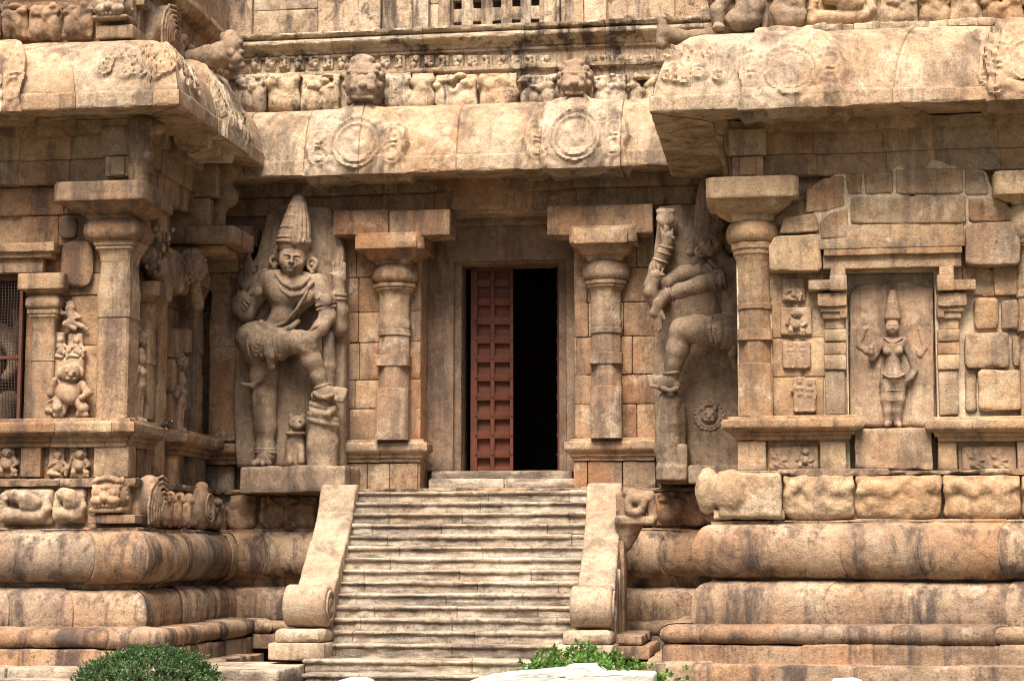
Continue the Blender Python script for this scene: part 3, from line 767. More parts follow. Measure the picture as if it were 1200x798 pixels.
# ================================================================== ENTRANCE WALL
xw = lambda px, Y=YW: float(at(px, 420, Y)[0])
zq = lambda py, Y=YW, px=560: zat(px, py, Y)
YD = 28.75                                  # door frame plane
dx0, dx1 = xw(541, YD), xw(655, YD); dz0, dz1 = zat(600, 552, YD), zat(600, 307, YD)
rx0, rx1 = xw(493, YW), xw(673, YW)
c = MB()
for a, b in ((XL-.4, rx0), (rx1, XR+.4)): core(c, a, b, YW+.14, 29.3, 2.3, zb0+.3)
core(c, XL-.4, XR+.4, YW+.02, 29.3, -.1, 2.5)
core(c, XL-.4, XR+.4, YW+.03, 29.3, zq(250), 8.6)
core(c, rx0, rx1, YD+.1, 29.5, dz1, zq(248))
core(c, rx0-.02, dx0-.04, YD+.1, 29.5, 2.3, dz1+.3); core(c, dx1+.04, rx1+.02, YD+.1, 29.5, 2.3, dz1+.3)
c.build('wall', M['recess'], wall)
mb = MB()
lz = zw(3.36)
ashlar(mb, XL-.3, xw(277), lz, zb0, YW+.05, .12, rows=(.4, .6), lens=(.4, .7))
ashlar(mb, xw(392), rx0, lz, zq(275), YW, .15, rows=(.42, .62), lens=(.35, .62))
ashlar(mb, rx1, xw(768), lz, zq(270), YW, .15, rows=(.42, .62), lens=(.3, .55))
ashlar(mb, XL, rx0+.1, zq(276), zb0+.02, YW+.04, .12, rows=(.3, .5), lens=(.6, 1.1))
ashlar(mb, rx1, XR+.2, zq(272), zb0+.02, YW+.04, .12, rows=(.3, .5), lens=(.6, 1.1))
ashlar(mb, XL-.3, xw(277), 2.5, zw(3.04), YW-.0, .15, rows=(.5, .6), lens=(.4, .6))
for a, b in ((399, 430), (431, 456), (457, 489)): mb.add(*boxp(a, 543, b, 574, YW-.02, .2, r=.01))
for a, b in ((672, 688), (689, 729), (730, 768)): mb.add(*boxp(a, 541, b, 572, YW-.02, .2, r=.01))
mb.build('wall_block', M['recess'], wall)
ledge(wall, XL-.2, xw(283), YW-.1, zat(265, 545, YW), zat(265, 516, YW), M['recess'], o=.16)
ledge(wall, xw(397), rx0-.02, YW-.02, zat(440, 542, YW), zat(440, 515, YW), M['recess'], o=.16)
ledge(wall, rx1+.02, xw(764), YW-.02, zat(720, 540, YW), zat(720, 513, YW), M['recess'], o=.16)
# three pilasters
pilaster(wall, 263, 27.85, M['recess'], (516, 345, 322, 296, 290, 268), 19, 27, 36, oct_=False)
pilaster(wall, 459, 27.82, M['recess'], (515, 350, 332, 310, 295, 276), 19, 28, 40)
pilaster(wall, 709, 27.82, M['recess'], (513, 347, 328, 305, 287, 268), 18.5, 29, 40)
# bracket beams that rest on the abaci
mb = MB()
mb.add(*boxp(390, 247, 455, 274, 27.6, .6, r=.016)); mb.add(*boxp(456, 247, 527, 275, 27.58, .6, r=.016))
mb.add(*boxp(416, 277, 488, 290, 27.50, .3, r=.012)); mb.build('bracket_beam', M['recess'], wall)
mb = MB(); mb.add(*boxp(641, 242, 765, 273, 27.6, .6, r=.016)); mb.add(*boxp(672, 268, 735, 284, 27.48, .3, r=.012)); mb.build('bracket_beam', M['recess'], wall)
# door frame
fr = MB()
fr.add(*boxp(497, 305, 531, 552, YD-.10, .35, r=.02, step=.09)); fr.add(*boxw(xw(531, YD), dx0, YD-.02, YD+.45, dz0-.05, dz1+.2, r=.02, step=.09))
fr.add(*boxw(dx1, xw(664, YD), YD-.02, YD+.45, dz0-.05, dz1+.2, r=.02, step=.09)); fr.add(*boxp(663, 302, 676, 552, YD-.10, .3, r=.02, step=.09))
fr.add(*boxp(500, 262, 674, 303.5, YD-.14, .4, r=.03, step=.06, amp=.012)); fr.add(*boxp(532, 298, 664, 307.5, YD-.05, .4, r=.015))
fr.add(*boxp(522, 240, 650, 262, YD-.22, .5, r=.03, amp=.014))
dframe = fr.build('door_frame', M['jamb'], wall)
mb = MB(); mb.add(*boxp(502, 561, 590, 575, YD-.62, .7, r=.02)); mb.add(*boxp(591, 561, 673, 575, YD-.62, .7, r=.02)); mb.add(*boxp(505, 552, 671, 561, YD-.28, .8, r=.02))
mb.build('threshold', M['step'], wall)
# jamb reveals of the recess beside the door
mb = MB(); mb.add(*boxw(rx0-.18, rx0+.0, YW+.01, YD+.1, 2.5, zq(275), r=.012, step=.1)); mb.add(*boxw(rx1, rx1+.18, YW+.01, YD+.1, 2.5, zq(270), r=.012, step=.1)); mb.build('reveal', M['recess'], wall)
# dark passage behind
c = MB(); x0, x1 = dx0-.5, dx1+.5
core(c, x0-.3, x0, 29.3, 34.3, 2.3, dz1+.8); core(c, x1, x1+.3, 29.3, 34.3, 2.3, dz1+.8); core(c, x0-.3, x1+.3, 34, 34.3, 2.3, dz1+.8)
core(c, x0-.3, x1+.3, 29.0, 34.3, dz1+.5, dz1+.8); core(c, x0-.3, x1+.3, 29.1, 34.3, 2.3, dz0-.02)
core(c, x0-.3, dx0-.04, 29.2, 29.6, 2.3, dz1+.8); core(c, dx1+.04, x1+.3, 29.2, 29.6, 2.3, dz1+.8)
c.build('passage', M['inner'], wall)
# door leaves: stiles and rails round two columns of sunk squares, with studs
def leaf(hx, hy, w, rot, sgn):
    hgt = dz1-dz0+.04; z0 = dz0-.02
    e = MB(); pan = MB(); std = MB()
    t = .05
    pan.add(*rblock((sgn*w/2, .05, hgt/2), (w/2, .012, hgt/2), r=.004, amp=0, step=.3), .4)
    cw = [0, .10, .10+(w-.2)*.02, w]
    xs = [0, .11, w/2-.035+.01, w/2+.035+.01, w-.055, w]
    for a, b in ((xs[0], xs[1]), (xs[2], xs[3]), (xs[4], xs[5])): e.add(*rblock((sgn*(a+b)/2, 0, hgt/2), ((b-a)/2-.001, .045, hgt/2), r=.008, amp=.002, step=.12), .5)
    n = 11; p = hgt/n
    for i in range(n+1):
        zc = min(max(i*p, .05), hgt-.05)
        for a, b in ((xs[1], xs[2]), (xs[3], xs[4])): e.add(*rblock((sgn*(a+b)/2, .002, zc), ((b-a)/2+.004, .042, .062), r=.012, amp=.002, step=.08), .5)
        for xc in (xs[1]-.02, (xs[2]+xs[3])/2, (xs[4]+xs[5])/2):
            V, Q = rblock((sgn*xc, -.05, zc), (.017, .014, .017), r=.014, amp=0, step=.015); std.add(V, Q, .5)
    ca, sa = math.cos(R_(rot)), math.sin(R_(rot))
    def place(m):
        for i, V in enumerate(m.V):
            V = np.array(V); m.V[i] = np.stack([hx+V[:, 0]*ca-V[:, 1]*sa, hy+V[:, 0]*sa+V[:, 1]*ca, V[:, 2]+z0], 1)
        return m
    d = place(e).build('door', M['door'], wall)
    place(pan).build('panel', M['door'], d); place(std).build('stud', M['door'], d)
    return d
DW = (dx1-dx0)/2
dl = leaf(dx0+.09, YD+.30, DW*.88, 8, 1); dl['label'] = 'closed red-brown door leaf of sunk squares'
dr = leaf(dx1-.03, YD+.38, DW, -84, -1); dr['label'] = 'opened door leaf seen edge on'

# ================================================================== UPPER STOREY (over the entrance cornice)
U0 = [(XL-.3, YW+.0), (XR+.3, YW+.0)]
zu = lambda py, Y=28.2: zat(540, py, Y)
sweep(U0, [(.05, zu(128)), (.08, zu(90)), (.16, zu(88)), (.17, zu(83)), (.0, zu(82))], ds=.05, dv=.04, joint=(.6, 1.1), amp=.012).build('frieze_band', M['upper'], upper)
sweep(U0, [(.04, zu(83)), (.04, zu(66)), (.10, zu(65)), (.10, zu(62)), (.0, zu(61))], ds=.05, dv=.04, joint=(.5, .9), amp=.01).build('dentil_band', M['upper'], upper)
sweep(U0, [(.02, zu(63)), (.12, zu(61)), (.14, zu(57)), (.20, zu(55)), (.27, zu(52)), (.28, zu(48)), (.22, zu(45)), (.30, zu(43)), (.32, zu(39)), (.0, zu(37))], ds=.05, dv=.03, joint=(.9, 1.7), amp=.016, wear=.04).build('moulding', M['upper'], upper)
wx = [float(at(p, 10, 28.3)[0]) for p in (530, 637)]
c = MB(); core(c, XL-.4, wx[0]-.02, 28.42, 29.4, zu(45), 11.5); core(c, wx[1]+.02, XR+.4, 28.42, 29.4, zu(45), 11.5); core(c, wx[0]-.02, wx[1]+.02, 29.2, 29.4, zu(45), 11.5)
core(c, wx[0]-.05, wx[1]+.05, 28.42, 29.4, 10.75, 11.5)
c.build('wall', M['upper'], upper)
mb = MB(); zt = 11.4; zb_ = zu(39)
for a, b, d in ((250, 296, .05), (297, 372, .0), (373, 420, .02), (421, 447, .10), (448, 484, .03), (485, 503, .10), (504, 514, .02), (515, 529, .12), (638, 656, .10), (657, 684, .06), (685, 711, .10), (712, 790, .0), (791, 850, .06)):
    z = zb_; mb = MB()
    while z < zt:
        hh = random.uniform(.5, .9); mb.add(*boxw(float(at(a, 10, 28.4)[0])+.006, float(at(b, 10, 28.4)[0])+.004, 28.40-d, 28.7, z+.003, min(z+hh, zt)-.003, r=.014)); z += hh
    mb.build('wall_strip', M['soot'] if a in (250, 297, 791) else M['upper'], upper)
# lattice window: bars crossing around square holes
lt = MB(); Yl = 28.45
cx_ = [536, 559, 582, 605, 627]; xa = [float(at(p, 10, Yl)[0]) for p in cx_]; hw = .066
zr_ = [zat(580, 29.5, Yl)+k*(zat(580, 4, Yl)-zat(580, 29.5, Yl)) for k in range(4)]
edges = [wx[0]-.01]+sum([[x-hw, x+hw] for x in xa], [])+[wx[1]+.01]
for i in range(0, len(edges), 2): lt.add(*boxw(edges[i], edges[i+1], Yl, Yl+.16, zu(40), 10.8, r=.012, amp=.006))
ez = [zu(40)]+sum([[z-hw, z+hw] for z in zr_], [])+[10.8]
for i in range(0, len(ez), 2):
    if ez[i+1] > ez[i]+.01:
        for x in xa: lt.add(*boxw(x-hw-.004, x+hw+.004, Yl+.003, Yl+.157, ez[i], ez[i+1], r=.012, amp=.004))
lt.build('lattice_window', M['upper'], upper)
# bands that go on over the wings
UB = [(.10, 8.27), (.12, 8.78), (.2, 8.80), (.22, 8.9), (.12, 8.92), (.13, 9.12), (.28, 9.14), (.36, 9.25), (.34, 9.36), (.1, 9.4), (.1, 10.6)]
for key, mt in (('l', M['wing']), ('r', M['wingr'])):
    th, f, sg, _ = TH[key]
    sweep(PATH, zm(UB[:3]+[(.0, 8.84)], f), sg, ds=.06, dv=.05, joint=(.6, 1.0), amp=.012).build('upper_frieze_band', mt, th)
    sweep(PATH, [(o, f(8.9)+z-8.9) for o, z in UB[2:]], sg, ds=.06, dv=.05, joint=(.8, 1.4), amp=.012).build('upper_wall', mt, th)
# ================================================================== SCULPTURE
class Fig:
    """measures a carved figure in photo pixels on the plane Y0; depth d (px) comes forward"""
    def __init__(s, Y0, px, py): s.Y = Y0; s.m = mpp(px, py, Y0)
    def P(s, x, y, d=0): return at(x, y, s.Y-d*s.m)
    def c(s, a, ra, b, rb, k=5): return ('c', s.P(*a), s.P(*b), ra*s.m, rb*s.m, k*s.m)
    def chain(s, pts, k=5):
        return [s.c(pts[i][:3], pts[i][3], pts[i+1][:3], pts[i+1][3], k) for i in range(len(pts)-1)]
    def e(s, a, r, k=4, rot=0, neg=False): return ('-e' if neg else 'e', s.P(*a), tuple(v*s.m for v in (r[0], r[2], r[1])), k*s.m, rot)
    def b(s, a, r, rd=2, k=2, rot=0, neg=False): return ('-b' if neg else 'b', s.P(*a), tuple(v*s.m for v in (r[0], r[2], r[1])), rd*s.m, k*s.m, rot)
    def t(s, a, ax, R, r, k=1): return ('t', s.P(*a), ax, R*s.m, r*s.m, k*s.m)

def head(F, x, y, d, w, hgt, tilt=0, turn=0, slim=1.0):
    """face with brow, eyes, nose, mouth, chin; turn shifts the features sideways (px)"""
    p = []; R = lambda u, v: (x+u*math.cos(R_(tilt))-v*math.sin(R_(tilt)), y+u*math.sin(R_(tilt))+v*math.cos(R_(tilt)))
    def at_(u, v, dd): q = R(u, v); return (q[0], q[1], d+dd)
    p.append(F.e(at_(0, 0, 0), (w, hgt, w*1.0), 3)); p.append(F.e(at_(turn*.3, hgt*.55, w*.25), (w*.70, hgt*.48, w*.72), 5))
    f = turn
    p += [F.c(at_(f-w*.55, -hgt*.17, w*.86), w*.10, at_(f-w*.12, -hgt*.13, w*1.0), w*.09, 2), F.c(at_(f+w*.55, -hgt*.17, w*.86), w*.10, at_(f+w*.12, -hgt*.13, w*1.0), w*.09, 2)]
    for s in (-1, 1):
        p.append(F.e(at_(f+s*w*.36, hgt*.06, w*1.0), (w*.27, hgt*.14, w*.22), 2, neg=True))
        p.append(F.e(at_(f+s*w*.36, hgt*.06, w*.84), (w*.2, hgt*.095, w*.14), .6))
    p.append(F.c(at_(f, -hgt*.08, w*.95), w*.08, at_(f, hgt*.28, w*1.16), w*.15, 2)); p.append(F.e(at_(f-w*.14, hgt*.31, w*1.02), (w*.11, hgt*.06, w*.12), 1)); p.append(F.e(at_(f+w*.14, hgt*.31, w*1.02), (w*.11, hgt*.06, w*.12), 1))
    p.append(F.c(at_(f-w*.26, hgt*.50, w*.90), w*.075, at_(f+w*.26, hgt*.50, w*.90), w*.075, 1)); p.append(F.c(at_(f-w*.20, hgt*.61, w*.90), w*.09, at_(f+w*.20, hgt*.61, w*.90), w*.09, 1))
    p.append(F.c(at_(f-w*.3, hgt*.555, w*1.0), w*.025, at_(f+w*.3, hgt*.555, w*1.0), w*.025, .5)); p[-1] = ('-c',)+p[-1][1:]
    p.append(F.e(at_(f, hgt*.86, w*.74), (w*.27, hgt*.14, w*.22), 2))
    for s in (-1, 1): p.append(F.e(at_(f*.8+s*w*.62, hgt*.30, w*.6), (w*.28, hgt*.26, w*.28), 4))
    return p
def crown(F, base, top, wb, wt, d, rings=6):
    """tall tapering matted-hair crown: ridged cone, diadem at the foot, finial"""
    L = lambda f: (base[0]+(top[0]-base[0])*f, base[1]+(top[1]-base[1])*f)
    R = lambda f: (wb*.93*(1-f)+wt*f)*(1+.10*math.sin(f*3.14))
    p = []
    for i in range(6):
        a, b = i/6, (i+1)/6; p.append(F.c((*L(a), d), R(a), (*L(b), d), R(b), 2))
    ax = np.array([top[0]-base[0], 0, base[1]-top[1]], float)
    for k in range(9):                       # locks of hair run up the cone
        an = R_(-175+170*k/8)
        for i in range(5):
            a, b = .12+i*.17, .12+(i+1)*.17
            p.append(F.c((L(a)[0]+R(a)*math.cos(an), L(a)[1], d-R(a)*math.sin(an)), R(a)*.15, (L(b)[0]+R(b)*math.cos(an), L(b)[1], d-R(b)*math.sin(an)), R(b)*.15, .6))
    for f, q in ((.02, .13), (.12, .10), (.36, .09), (.62, .09), (.86, .10)): p.append(F.t((*L(f), d), ax, R(f)*1.02, R(f)*q, 1))
    for k in range(11):
        an = R_(-172+164*k/10); p.append(F.e((L(.07)[0]+R(.07)*1.06*math.cos(an), L(.07)[1], d-R(.07)*1.06*math.sin(an)), (wb*.10, wb*.14, wb*.10), .6))
    p.append(F.e((L(.16)[0], L(.16)[1], d+R(.16)*1.0), (wb*.26, wb*.5, wb*.2), 1)); p.append(F.e((*L(1.02), d), (wt*.95, wt*.8, wt*.95), 2))
    return p
def hand(F, wrist, palm, tips, r, thumb=None):
    p = [F.c(wrist, r*.8, palm, r*.95, 2)]
    n = len(tips)
    for i, tp in enumerate(tips):
        o = (i-(n-1)/2)*r*.55
        dx, dy = tp[0]-palm[0], tp[1]-palm[1]; l = math.hypot(dx, dy)+1e-6
        base = (palm[0]-dy/l*o, palm[1]+dx/l*o, palm[2]+r*.2)
        p.append(F.c(base, r*.30, tp, r*.2, .6))
    if thumb: p.append(F.c((palm[0], palm[1], palm[2]+r*.2), r*.33, thumb, r*.22, .8))
    return p
def slab(F, name, th, poly, d0, d1, mat, amp=.02):
    """a thick carved backing stone cut to an outline in photo pixels"""
    pts = np.array([F.P(x, y, 0)[[0, 2]] for x, y in poly]); cen = pts.mean(0)
    rings = []
    P = []
    for k, (sc, yy) in enumerate(((1, F.Y+d0), (1, F.Y-d1+.03), (.985, F.Y-d1))):
        pass
    sub = []
    n = len(pts)
    for i in range(n):
        a, b = pts[i], pts[(i+1) % n]; m = max(1, int(np.linalg.norm(b-a)/.06))
        for j in range(m): sub.append(a+(b-a)*j/m)
    sub = np.array(sub); n = len(sub)
    lev = [(1.0, F.Y+d0), (1.0, F.Y-d1+.05), (.99, F.Y-d1+.015), (.97, F.Y-d1)]+[(s, F.Y-d1) for s in np.linspace(.93, .02, 16)]
    V = np.concatenate([np.stack([cen[0]+(sub[:, 0]-cen[0])*s, np.full(n, y), cen[1]+(sub[:, 1]-cen[1])*s], 1) for s, y in lev])
    sd = nseed(); V[:, 1] += fbm(V, 3, 4, sd)*amp; V[:n*3, 0] += (fbm(V, 4, 3, sd+2)*.02)[:n*3]
    ids = np.arange(n*len(lev)).reshape(len(lev), n); nx = np.roll(ids, -1, 1)
    Q = np.stack([ids[:-1], ids[1:], nx[1:], nx[:-1]], -1).reshape(-1, 4)
    a2 = np.sum(sub[:, 0]*np.roll(sub[:, 1], -1)-np.roll(sub[:, 0], -1)*sub[:, 1])
    if a2 > 0: Q = Q[:, ::-1]
    return mk(name, V, Q, mat, th, ang=60)
def beads(F, pts, r, n):
    """row of beads along a polyline of (x,y,d)"""
    pts = np.array(pts, float); seg = np.linalg.norm(np.diff(pts, axis=0), axis=1); cum = np.concatenate([[0], np.cumsum(seg)])
    out = []
    for s in np.linspace(0, cum[-1], n):
        q = [float(np.interp(s, cum, pts[:, i])) for i in range(3)]; out.append(F.e((q[0], q[1], q[2]+r*.4), (r*1.25, r*1.25, r*1.25), r*.2))
    return out

MS, MR = M['statue'], M['relief']
# ------------------------------------------------------------------ guardian on the left
F = Fig(27.88, 340, 400)
g = thing('guardian_statue', F.P(340, 577), 'tall crowned guardian statue left of the door, knee raised and foot set on a club', 'statue', 'door guardian statues')
slab(F, 'backing_slab', g, [(279, 548), (276, 470), (279, 395), (284, 330), (302, 300), (316, 250), (330, 240), (388, 244), (398, 270), (404, 292), (406, 400), (404, 548)], .45, .12, MS, .03)
mb = MB(); mb.add(*boxp(292, 546, 405, 577, 27.12, .95, r=.03, amp=.02, step=.05)); mb.add(*boxp(281, 547, 295, 578, 27.4, .7, r=.03, amp=.02, step=.05)); mb.build('plinth', MS, g)
B = []
# torso: chest leans, waist narrows, hips swing to the left
B += [F.e((342, 341, 26), (32, 20, 17), 7, 8), F.c((328, 338, 26), 17, (355, 341, 26), 17, 8), F.c((341, 350, 26), 20, (332, 375, 24), 14, 9), F.c((332, 374, 24), 14, (322, 396, 24), 18, 9), F.e((318, 398, 24), (25, 17, 18), 6)]
B += [F.e((329, 345, 40), (13, 9, 5), 5), F.e((354, 347, 40), (13, 9, 5), 5), F.e((333, 371, 37), (12, 9, 5), 5)]
B += [F.c((344, 326, 27), 10, (344, 314, 31), 9, 4), F.c((319, 328, 24), 12, (371, 333, 24), 12, 6)]
B += head(F, 343, 302, 34, 15.5, 18, 6, -1)
# front arm of the right side hangs to the knee
B += F.chain([(373, 333, 24, 11.5), (381, 352, 28, 10.5), (384, 372, 34, 9), (376, 384, 42, 8.5), (366, 394, 48, 7)], 4)
B += hand(F, (368, 391, 48), (362, 399, 51), [(352, 402, 52), (353, 406, 53), (357, 410, 53), (361, 411, 52)], 7, (367, 406, 51))
# rear right arm with lifted hand
B += F.chain([(374, 336, 16, 11), (388, 365, 12, 11), (396, 384, 12, 10.5), (399, 366, 14, 9), (398, 344, 18, 7)], 4)
B += hand(F, (398, 343, 18), (397, 326, 20), [(391, 308, 22), (396, 300, 20), (401, 302, 20), (404, 309, 20)], 8, (388, 321, 26))
# left arms, weapon and fist
B += F.chain([(313, 331, 22, 11), (299, 350, 18, 10.5), (289, 368, 18, 9.5), (281, 361, 22, 8), (279, 353, 26, 7)], 4)
B += hand(F, (280, 355, 26), (283, 348, 28), [(291, 350, 30), (292, 355, 31), (290, 360, 31), (286, 363, 30)], 7.5, (279, 341, 29))
B += F.chain([(312, 326, 14, 11), (296, 334, 10, 10), (286, 338, 8, 9), (287, 326, 9, 7.5), (289, 318, 10, 7)], 4)
B += hand(F, (289, 320, 10), (292, 314, 12), [(297, 307, 14), (301, 311, 15), (300, 316, 15)], 6.5, (287, 309, 14))
# standing leg
B += F.chain([(309, 404, 20, 17), (309, 440, 18, 15.5), (310, 470, 18, 13), (310, 485, 18, 11.5), (311, 500, 16, 12), (311, 526, 15, 9.5), (311, 534, 15, 10)], 7)
B += [F.c((311, 536, 16), 9, (306, 541, 34), 6.5, 5), F.c((303, 542, 32), 5, (298, 543, 42), 3.6, 2), F.c((309, 542, 32), 4, (308, 543, 44), 3, 2), F.c((314, 542, 30), 4, (316, 543, 40), 3, 2)]
# lifted leg
B += F.chain([(300, 408, 27, 18), (328, 403, 36, 15.5), (352, 401, 43, 12.5), (361, 404, 44, 11)], 6)
B += [F.e((360, 402, 46), (10, 10, 8), 4)]
B += F.chain([(360, 407, 43, 11), (366, 424, 41, 11), (373, 441, 38, 8.5), (378, 455, 36, 7)], 5)
B += [F.c((378, 459, 37), 8, (395, 461, 39), 6.6, 4), F.c((371, 464, 37), 6.8, (384, 465, 38), 6.8, 3)]
for i in range(5): B.append(F.c((394, 456+2.9*i, 38+1.5*i), 3.4, (405-1.0*i, 457.5+3.0*i, 39+1.5*i), 2.7, .6))
carve('body', B, MS, g, .0135, .006)
cr = crown(F, (344, 287), (350, 236), 19.5, 8.5, 31, 7); carve('headdress', cr, MS, g, .012, .006)
hair = [F.e((344, 300, 24), (23, 15, 12), 3)]
for s in (-1, 1):
    for i in range(5): hair.append(F.e((344+s*(18+2*i), 297+6*i, 22), (6, 5.5, 6), 1.5))
carve('hair', hair, MS, g, .013, .008)
carve('earring', [F.t((366, 310, 30), (.5, 1, 0), 6, 2.6), F.e((366, 310, 31), (3, 3, 3), 1), F.e((366, 319, 30), (3, 3, 3), 1)], MS, g, .011, .004)
carve('earring', [F.t((321, 306, 28), (-.6, 1, 0), 4.5, 2.2), F.e((321, 313, 28), (3, 4, 3), 1)], MS, g, .011, .004)
nk = beads(F, [(324, 322, 38), (332, 332, 44), (342, 337, 46), (352, 335, 45), (362, 326, 39)], 2.4, 17)+beads(F, [(322, 326, 38), (330, 340, 45), (341, 347, 47), (354, 344, 46), (366, 331, 39)], 2.1, 21)+[F.e((342, 346, 46), (4, 6, 3), 1)]
carve('necklace', nk, MS, g, .011, .003)
carve('sacred_thread', beads(F, [(364, 328, 39), (358, 345, 45), (348, 362, 44), (334, 378, 42), (318, 384, 42)], 1.7, 30), MS, g, .011, .002)
carve('armlet', [F.t((382, 356, 29), (-.2, -.2, 1), 10.5, 2.2), F.e((382, 352, 40), (7, 8, 3.5), 2), F.t((382.5, 361, 30), (-.2, -.2, 1), 10.3, 1.8)]+beads(F, [(373, 350, 36), (378, 347, 39), (385, 347, 38), (391, 351, 33)], 2, 8), MS, g, .011, .004)
carve('armlet', [F.t((303, 343, 20), (-.6, 0, 1), 11, 2.0), F.e((302, 342, 31), (6, 6, 3), 2)], MS, g, .011, .004)
carve('bracelet', [F.t((398, 346, 18), (.05, 0, 1), 7.2, 2.3), F.t((398, 351, 17), (.05, 0, 1), 7.6, 2.0)], MS, g, .011, .003)
carve('bracelet', [F.t((371, 388, 46), (-.7, .5, .8), 7.6, 1.8)], MS, g, .011, .003)
bl = beads(F, [(306, 378, 38), (317, 386, 42), (330, 388, 43), (342, 383, 42), (349, 377, 36)], 2.7, 16)+beads(F, [(300, 386, 38), (314, 394, 43), (330, 396, 44), (345, 389, 42)], 2.5, 16)+[F.c((301, 385, 30), 8, (330, 392, 30), 13, 4)]
bl += [F.c((296, 398, 30), 19.5, (316, 405, 34), 18, 5), F.c((316, 404, 34), 17.8, (330, 403, 37), 16.4, 4)]
for i in range(6): bl.append(F.t((299+6*i, 404, 31+1.2*i), (1, -.25, .05), 18.4-.4*i, 1.5))
carve('loincloth', bl, MS, g, .012, .006)
fol = []
for i in range(5): fol += beads(F, [(300+7*i, 389+1.5*i, 46), (303+7*i, 402, 51), (300+7*i, 416, 46)], 1.8, 7)
carve('skirt_ornament', fol+[F.c((302, 402, 40), 12, (328, 404, 40), 12, 3)], MS, g, .012, .004)
carve('sash', F.chain([(312, 400, 50, 4), (314, 415, 50, 4.5), (318, 430, 44, 4), (310, 444, 34, 3.5), (296, 452, 30, 3), (284, 450, 28, 2.4)], 2)+F.chain([(320, 402, 50, 3), (318, 418, 50, 3.5), (314, 436, 40, 3), (303, 448, 34, 2.5)], 2)+[F.e((314, 403, 50), (6, 6, 4), 2)], MS, g, .011, .003)
carve('anklet', [F.t((377, 453, 36), (-.3, -.1, 1), 7.8, 2.1)]+beads(F, [(369, 461, 44), (374, 465, 47), (381, 466, 48), (389, 463, 46)], 2.4, 9), MS, g, .011, .003)
carve('anklet', [F.t((311, 527, 15), (0, 0, 1), 10.5, 2.2), F.t((311, 530.6, 15), (0, 0, 1), 10.8, 2.2)], MS, g, .011, .003)
carve('weapon', F.chain([(286, 345, 22, 3), (290, 325, 16, 4), (291, 308, 12, 6), (292, 298, 11, 2.2)], 2)+[F.c((284, 312, 12), 4, (283, 304, 12), 2, 2), F.c((297, 318, 12), 5, (300, 306, 12), 2, 2), F.e((288, 334, 16), (8, 7, 8), 3)], MS, g, .012, .008)
clb = F.chain([(384, 392, 30, 6.5), (386, 430, 28, 7.5), (384, 452, 26, 8)], 3)+F.chain([(380, 472, 30, 13), (379, 492, 28, 15), (378, 520, 26, 16.5), (378, 548, 26, 17)], 6)
for i, (z, r) in enumerate(((476, 14.5), (488, 16), (494, 16.2))): clb.append(F.t((379.5, z, 28), (.25, -.1, 1), r, 3.2, 2))
clb += F.chain([(392, 478, 38, 3.6), (384, 486, 46, 3.6), (370, 484, 44, 3.6), (364, 478, 36, 3)], 2)
carve('club', clb, MS, g, .0135, .01)
lion = F.chain([(346, 541, 12, 13), (346, 520, 14, 10), (347, 508, 16, 9)], 4)+[F.e((348, 496, 19), (10, 9, 9), 3), F.e((348, 499, 27), (6, 4.5, 5), 2), F.e((341, 488, 18), (3, 4, 3), 1), F.e((355, 488, 18), (3, 4, 3), 1), F.c((339, 525, 22), 4, (340, 541, 26), 4, 2), F.c((353, 525, 22), 4, (353, 541, 26), 4, 2)]
lion += [F.e((344.5, 493, 28), (1.8, 1.6, 2), .5), F.e((351.5, 493, 28), (1.8, 1.6, 2), .5), F.t((346, 508, 18), (0, 0, 1), 9.5, 2, 1)]
carve('lion_at_foot', lion, MS, g, .012, .005)

# ------------------------------------------------------------------ guardian on the right (half behind the wing)
F = Fig(27.72, 820, 400)
g = thing('guardian_statue', F.P(820, 565), 'guardian statue right of the door, arm stretched across and knee raised, half behind the wing', 'statue', 'door guardian statues')
slab(F, 'backing_slab', g, [(771, 566), (769, 500), (765, 440), (768, 395), (762, 355), (757, 330), (766, 300), (772, 243), (800, 240), (905, 240), (910, 566)], .6, .10, MS, .03)
mb = MB(); mb.add(*boxp(806, 545, 905, 566, 27.25, .8, r=.03, amp=.02, step=.05)); mb.add(*boxp(774, 520, 806, 566, 27.25, .7, r=.04, amp=.02, step=.05)); mb.build('plinth', MS, g)
B = []
B += [F.e((858, 326, 26), (28, 22, 17), 8), F.c((846, 318, 26), 14, (872, 320, 26), 15, 8), F.c((858, 340, 26), 20, (861, 362, 25), 15, 8), F.c((861, 362, 25), 15, (868, 386, 24), 19, 8), F.e((872, 388, 24), (24, 16, 18), 6), F.e((846, 330, 38), (11, 8, 5), 4)]
B += [F.c((848, 308, 28), 9, (840, 296, 32), 8.5, 4)]
B += head(F, 832, 282, 40, 14.5, 17.5, -7, -1)
# arm stretched across the body to the left, hand hanging
B += F.chain([(862, 318, 36, 12), (845, 327, 42, 11.5), (820, 334, 44, 10), (797, 341, 42, 8.5), (780, 348, 40, 6.5)], 4)
B += F.chain([(781, 347, 40, 6.5), (772, 356, 39, 6.5), (768, 367, 37, 6.5)], 3)
for i, (tx, ty) in enumerate(((764, 383), (768, 387), (772, 388), (775, 385))): B.append(F.c((765+2.8*i, 369, 37+i), 2.6, (tx, ty, 33+i), 1.9, .8))
B.append(F.c((774, 364, 40), 2.8, (779, 374, 40), 2, .8))
